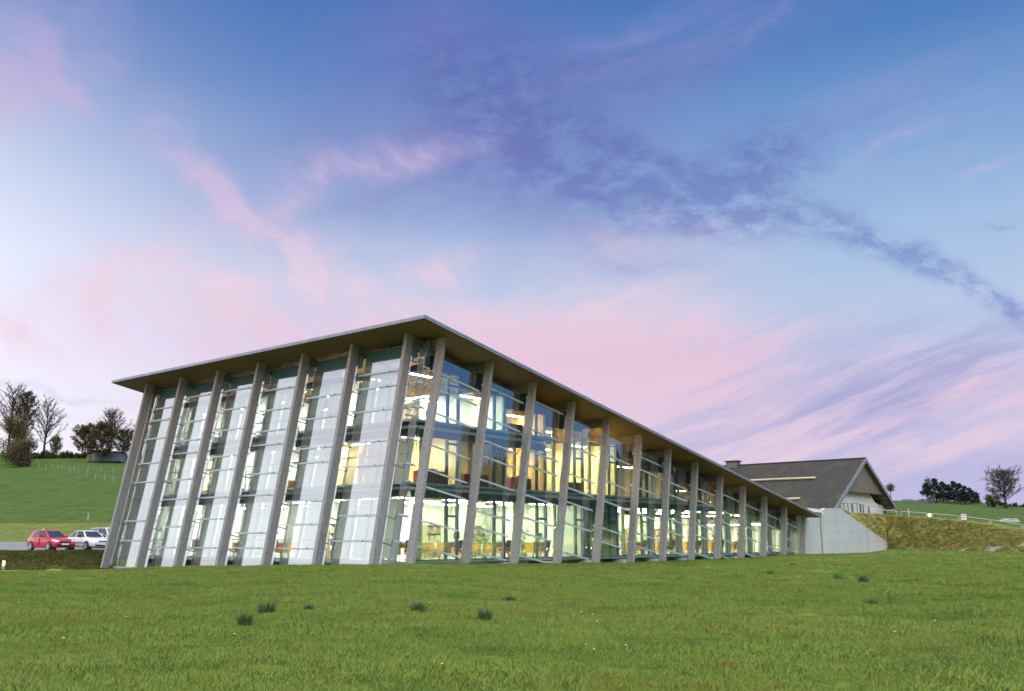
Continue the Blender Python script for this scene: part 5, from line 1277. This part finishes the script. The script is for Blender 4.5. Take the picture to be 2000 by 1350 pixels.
# ------------------------------------------------------------------ rushes and flowers in the lawn
mat('rush', var=((.04,.095,.028),(.095,.175,.05)), scale=6, rough=.6); mat('petal_yellow', (.85,.55,.02), rough=.6); mat('petal_white', (.55,.48,.47), rough=.6)
def lawnpt(px, py):
    a = ratio(1000, py)[1]
    for d in np.linspace(8, 75, 1200):
        z = gz(px, d)
        if z-CAM.z >= a*d: return d
    return 40.
def fast_lawnpt(px, py):
    phi = math.atan((px-1000)/1856); row = groundrow(phi); c = math.cos(phi); a = ratio(1000, py)[1]
    for r0, r1 in zip(row, row[1:]):
        if (r1[1]-CAM.z) >= a*r1[0]*c: 
            d = r1[0]*c; p = CAM+FH*d+RT*((px-1000)/1856*d); return Vector((p.x,p.y,r1[1]))
    return gp(px, 40)
def rush(px, py, w, h, n, label, seed):
    rr = random.Random(seed); p = fast_lawnpt(px, py); b = MB()
    for i in range(n):
        a = rr.uniform(0, 6.28); r_ = w/2*rr.random()**.7; base = Vector((r_*.6*math.cos(a), r_*.6*math.sin(a), -.03)); lean = Vector((math.cos(a), math.sin(a), 0))*rr.uniform(.05,.45)*h; hh = h*rr.uniform(.55,1.05)
        tip = base+lean+Vector((0,0,hh)); mid = base+lean*.35+Vector((0,0,hh*.55)); s = Vector((-math.sin(a), math.cos(a), 0))*.006
        b.add([base-s, base+s, mid+s*.8, mid-s*.8, tip], [(0,1,2,3),(3,2,4)])
    tag(link('rush_tuft', b.mesh('rush_tuft', 'rush', fix=False), None, p), label, 'rush tuft', 'rush tufts in the lawn')
for i, (px, py, w, h, lab) in enumerate(((528,1209,.55,.40,'largest dark rush tuft in the left half of the lawn'),(487,1226,.40,.34,'dark rush tuft just below and left of the largest one'),(820,1205,.55,.34,'wide dark rush tuft left of the lawn centre'),(948,1219,.40,.34,'dark rush tuft right of the wide one near the lawn centre'),(608,1202,.26,.24,'small rush tuft right of the largest one'),(995,1175,.60,.20,'low sparse rush tuft above the lawn centre'),(1681,1142,.60,.42,'dark rush tuft at the far right side of the lawn'),(1631,1137,.50,.36,'rush tuft left of the dark far right one'),(1500,1126,.45,.30,'small rush tuft below the last columns'),(1693,1186,.50,.26,'low rush tuft below the dark far right one'),(1546,1106,.7,.2,'flat dark rush patch near the concrete wall'))):
    rush(px, py, w*.9, h*.85, int(110+200*w), lab, 70+i)
def flower(px, py, m, label, h=.10):
    p = fast_lawnpt(px, py); t = thing('meadow_flower', label, 'flower', p, 0, 'flowers in the lawn'); MB().tube([(0,0,-.02),(0,0,h)], .003, 4).build('stem', 'rush', t); MB().lathe([(.005,h-.004),(.018,h+.003),(.015,h+.010),(.003,h+.014)], n=9).build('head', m, t, True)
for i, (px, py) in enumerate(((867,1322),(1163,1235),(1155,1212),(1133,1212),(842,1190),(49,1189),(142,1264),(1725,1163),(1710,1126),(1307,1129),(258,1223),(1259,1148))):
    flower(px, py, 'petal_yellow', 'yellow flower head in the short lawn grass')
for px, py in ((1141,1280),(1157,1281),(1218,1275),(1812,1224),(1733,1246),(469,1252)): flower(px, py, 'petal_white', 'pale clover head in the short lawn grass', .07)
# ------------------------------------------------------------------ grass blades: real blades instanced over the lawn and the banks
def blade_mat(name, dry):
    m = bpy.data.materials.new(name); m.use_nodes = True; t = NT(m.node_tree); b = t.n['Principled BSDF']
    g, dr, a, mid, fin = grass_colour(t, True)
    rnd = t.new('ShaderNodeObjectInfo').outputs['Random']
    if dry: c = t.mix(t.rng(rnd, .0, .6, .6, 0., False), dr, (.38,.34,.10,1)); c = t.mix(t.rng(rnd, .62, .8, 0, .75), c, (.075,.095,.018,1))
    else: c = t.mix(t.rng(rnd, .5, 1, 0, .5), g, (.27,.215,.040,1)); c = t.mix(t.rng(rnd, .0, .35, .5, 0.), c, (.055,.140,.035,1))
    t.put(b.inputs['Base Color'], c); b.inputs['Roughness'].default_value = .6
    nn = t.vmath('NORMALIZE', t.vmath('ADD', t.vmath('MULTIPLY', t.new('ShaderNodeNewGeometry').outputs['Normal'], (.35,.35,.35)), (0,0,.8))); t.put(b.inputs['Normal'], nn); b.inputs['Specular IOR Level'].default_value = .06
    MAT[name] = m
blade_mat('grass_blade', False); blade_mat('dry_blade', True); mat('weed_blade', var=((.10,.19,.03),(.23,.27,.07)), scale=3, rough=.6, spec=.1)
def clump(name, n, rad, hmin, hmax, w, lean, seed, m):
    rr = random.Random(seed); b = MB()
    for i in range(n):
        a = rr.uniform(0, 6.283); r_ = rad*math.sqrt(rr.random()); p = Vector((r_*math.cos(a), r_*math.sin(a), -.01)); h = rr.uniform(hmin, hmax); d = rr.uniform(0, 6.283)
        l = Vector((math.cos(d), math.sin(d), 0))*h*rr.uniform(.1, lean); s = Vector((-math.sin(d+.7), math.cos(d+.7), 0))*w/2
        mid = p+l*.35+Vector((0,0,h*.6)); b.add([p-s, p+s, mid+s*.8, mid-s*.8, p+l+Vector((0,0,h))], [(0,1,2,3),(3,2,4)])
    return bpy.data.objects.new(name, b.mesh(name, m, fix=False))
def scatter(name, label, pts, scl, clumps):
    src = bpy.data.collections.new(name+'_clumps')
    for c in clumps: src.objects.link(c)
    me = bpy.data.meshes.new(name); me.from_pydata(pts, [], [])
    a = me.attributes.new('scl', 'FLOAT', 'POINT'); a.data.foreach_set('value', scl)
    o = link(name, me); tag(o, label, 'grass', None, 'stuff')
    ng = bpy.data.node_groups.new(name, 'GeometryNodeTree'); ng.interface.new_socket('Geometry', in_out='INPUT', socket_type='NodeSocketGeometry'); ng.interface.new_socket('Geometry', in_out='OUTPUT', socket_type='NodeSocketGeometry')
    N = ng.nodes; gi = N.new('NodeGroupInput'); go = N.new('NodeGroupOutput'); ip = N.new('GeometryNodeInstanceOnPoints'); ci = N.new('GeometryNodeCollectionInfo'); ci.inputs['Collection'].default_value = src; ci.inputs['Separate Children'].default_value = True; ci.inputs['Reset Children'].default_value = True
    rv = N.new('FunctionNodeRandomValue'); rv.data_type = 'FLOAT_VECTOR'; rv.inputs['Min'].default_value = (-.12,-.12,0); rv.inputs['Max'].default_value = (.12,.12,6.283)
    na = N.new('GeometryNodeInputNamedAttribute'); na.data_type = 'FLOAT'; na.inputs['Name'].default_value = 'scl'
    L = ng.links; L.new(gi.outputs[0], ip.inputs['Points']); L.new(ci.outputs[0], ip.inputs['Instance']); ip.inputs['Pick Instance'].default_value = True
    L.new(rv.outputs['Value'], ip.inputs['Rotation']); L.new(na.outputs['Attribute'], ip.inputs['Scale']); L.new(ip.outputs[0], go.inputs[0])
    md = o.modifiers.new('blades', 'NODES'); md.node_group = ng; return o
def sample(n, pxr, dfun, power=1.):
    """random points in a picture-column range and a forward-distance range, even per square metre when power is 1"""
    out = []; phis = rng.uniform(math.atan((pxr[0]-1000)/1856), math.atan((pxr[1]-1000)/1856), n)
    cache = {}
    us = rng.random(n)
    for phi, u in zip(phis, us):
        key = round(phi/R(.11)); 
        if key not in cache:
            row = groundrow(key*R(.11)); cache[key] = ([q[0] for q in row], [q[1] for q in row], knots(key*R(.11)))
        rs, zs_, ks = cache[key]; a, b = dfun(ks, 1000+1856*math.tan(phi))
        if b <= a: continue
        rho = a*(b/a)**u if power == 0 else math.sqrt(a*a+(b*b-a*a)*u)
        D = FH*math.cos(phi)+RT*math.sin(phi); x, y = CAM.x+D.x*rho, CAM.y+D.y*rho
        out.append((x, y, float(np.interp(rho, rs, zs_))+(.05*fbm(x,y,.35) if rho < ks[1][0]*.9 else 0), rho))
    return out
near = sample(190000, (-60,2060), lambda k, px: (8.6, k[1][0]-.15), 0)
pts = [p[:3] for p in near]; scl = [random.uniform(.55,1.3)*(1+.75*mnoise.noise(Vector((p[0]*.6,p[1]*.6,0)))+.4*mnoise.noise(Vector((p[0]*2.1,p[1]*2.1,3))))*(1.0 if p[3] < 25 else 1.1) for p in near]
scatter('lawn_grass', 'short green lawn grass in front of the glass building', pts, scl, [clump('clump', 26, .10, .028, .080, .0065, .85, s, 'grass_blade') for s in range(5)])
weed = [p for p in sample(6000, (-60,2060), lambda k, px: (8.6, k[1][0]-.4), 0) if mnoise.noise(Vector((p[0]*.8, p[1]*.8, 9)))+random.uniform(-.25,.25) > .22]
scatter('lawn_weeds', 'taller blue green tufts and weeds mixed through the lawn', [p[:3] for p in weed], [random.uniform(.6,1.4) for _ in weed], [clump('clump', 30, .10, .05, .12, .010, 1.0, s, 'weed_blade') for s in range(40, 44)])
bank = sample(16000, (1736,2060), lambda k, px: (k[1][0]-.3, k[3][0]+2.5))+sample(2500, (1640,1733), lambda k, px: (k[3][0]+.1, k[3][0]+9))
pts = [p[:3] for p in bank]; scl = [random.uniform(.6,1.4)*1.1*(1+.6*mnoise.noise(Vector((p[0]*.9,p[1]*.9,5)))) for p in bank]
verge = sample(13000, (-40,217), lambda k, px: (k[2][0]-3.5, k[3][0]+.3))+sample(3500, (-40,110), lambda k, px: (k[1][0]+1.5, k[2][0]))
mat('verge_blade_shade', var=((.045,.055,.012),(.15,.145,.035)), scale=2, rough=.7, spec=.1)  # darker blades: the shade on the left bank is painted into them
scatter('verge_grass', 'rough olive grass, shade in its colour, on the bank below the parked cars', [p[:3] for p in verge], [random.uniform(.7,1.9) for _ in verge], [clump('clump', 30, .24, .05, .15, .014, 2.0, s, 'verge_blade_shade') for s in range(50, 54)])
scatter('bank_grass', 'long matted yellow grass on the right bank', pts, scl, [clump('clump', 30, .24, .05, .15, .014, 2.2, s, 'dry_blade') for s in range(20, 24)])
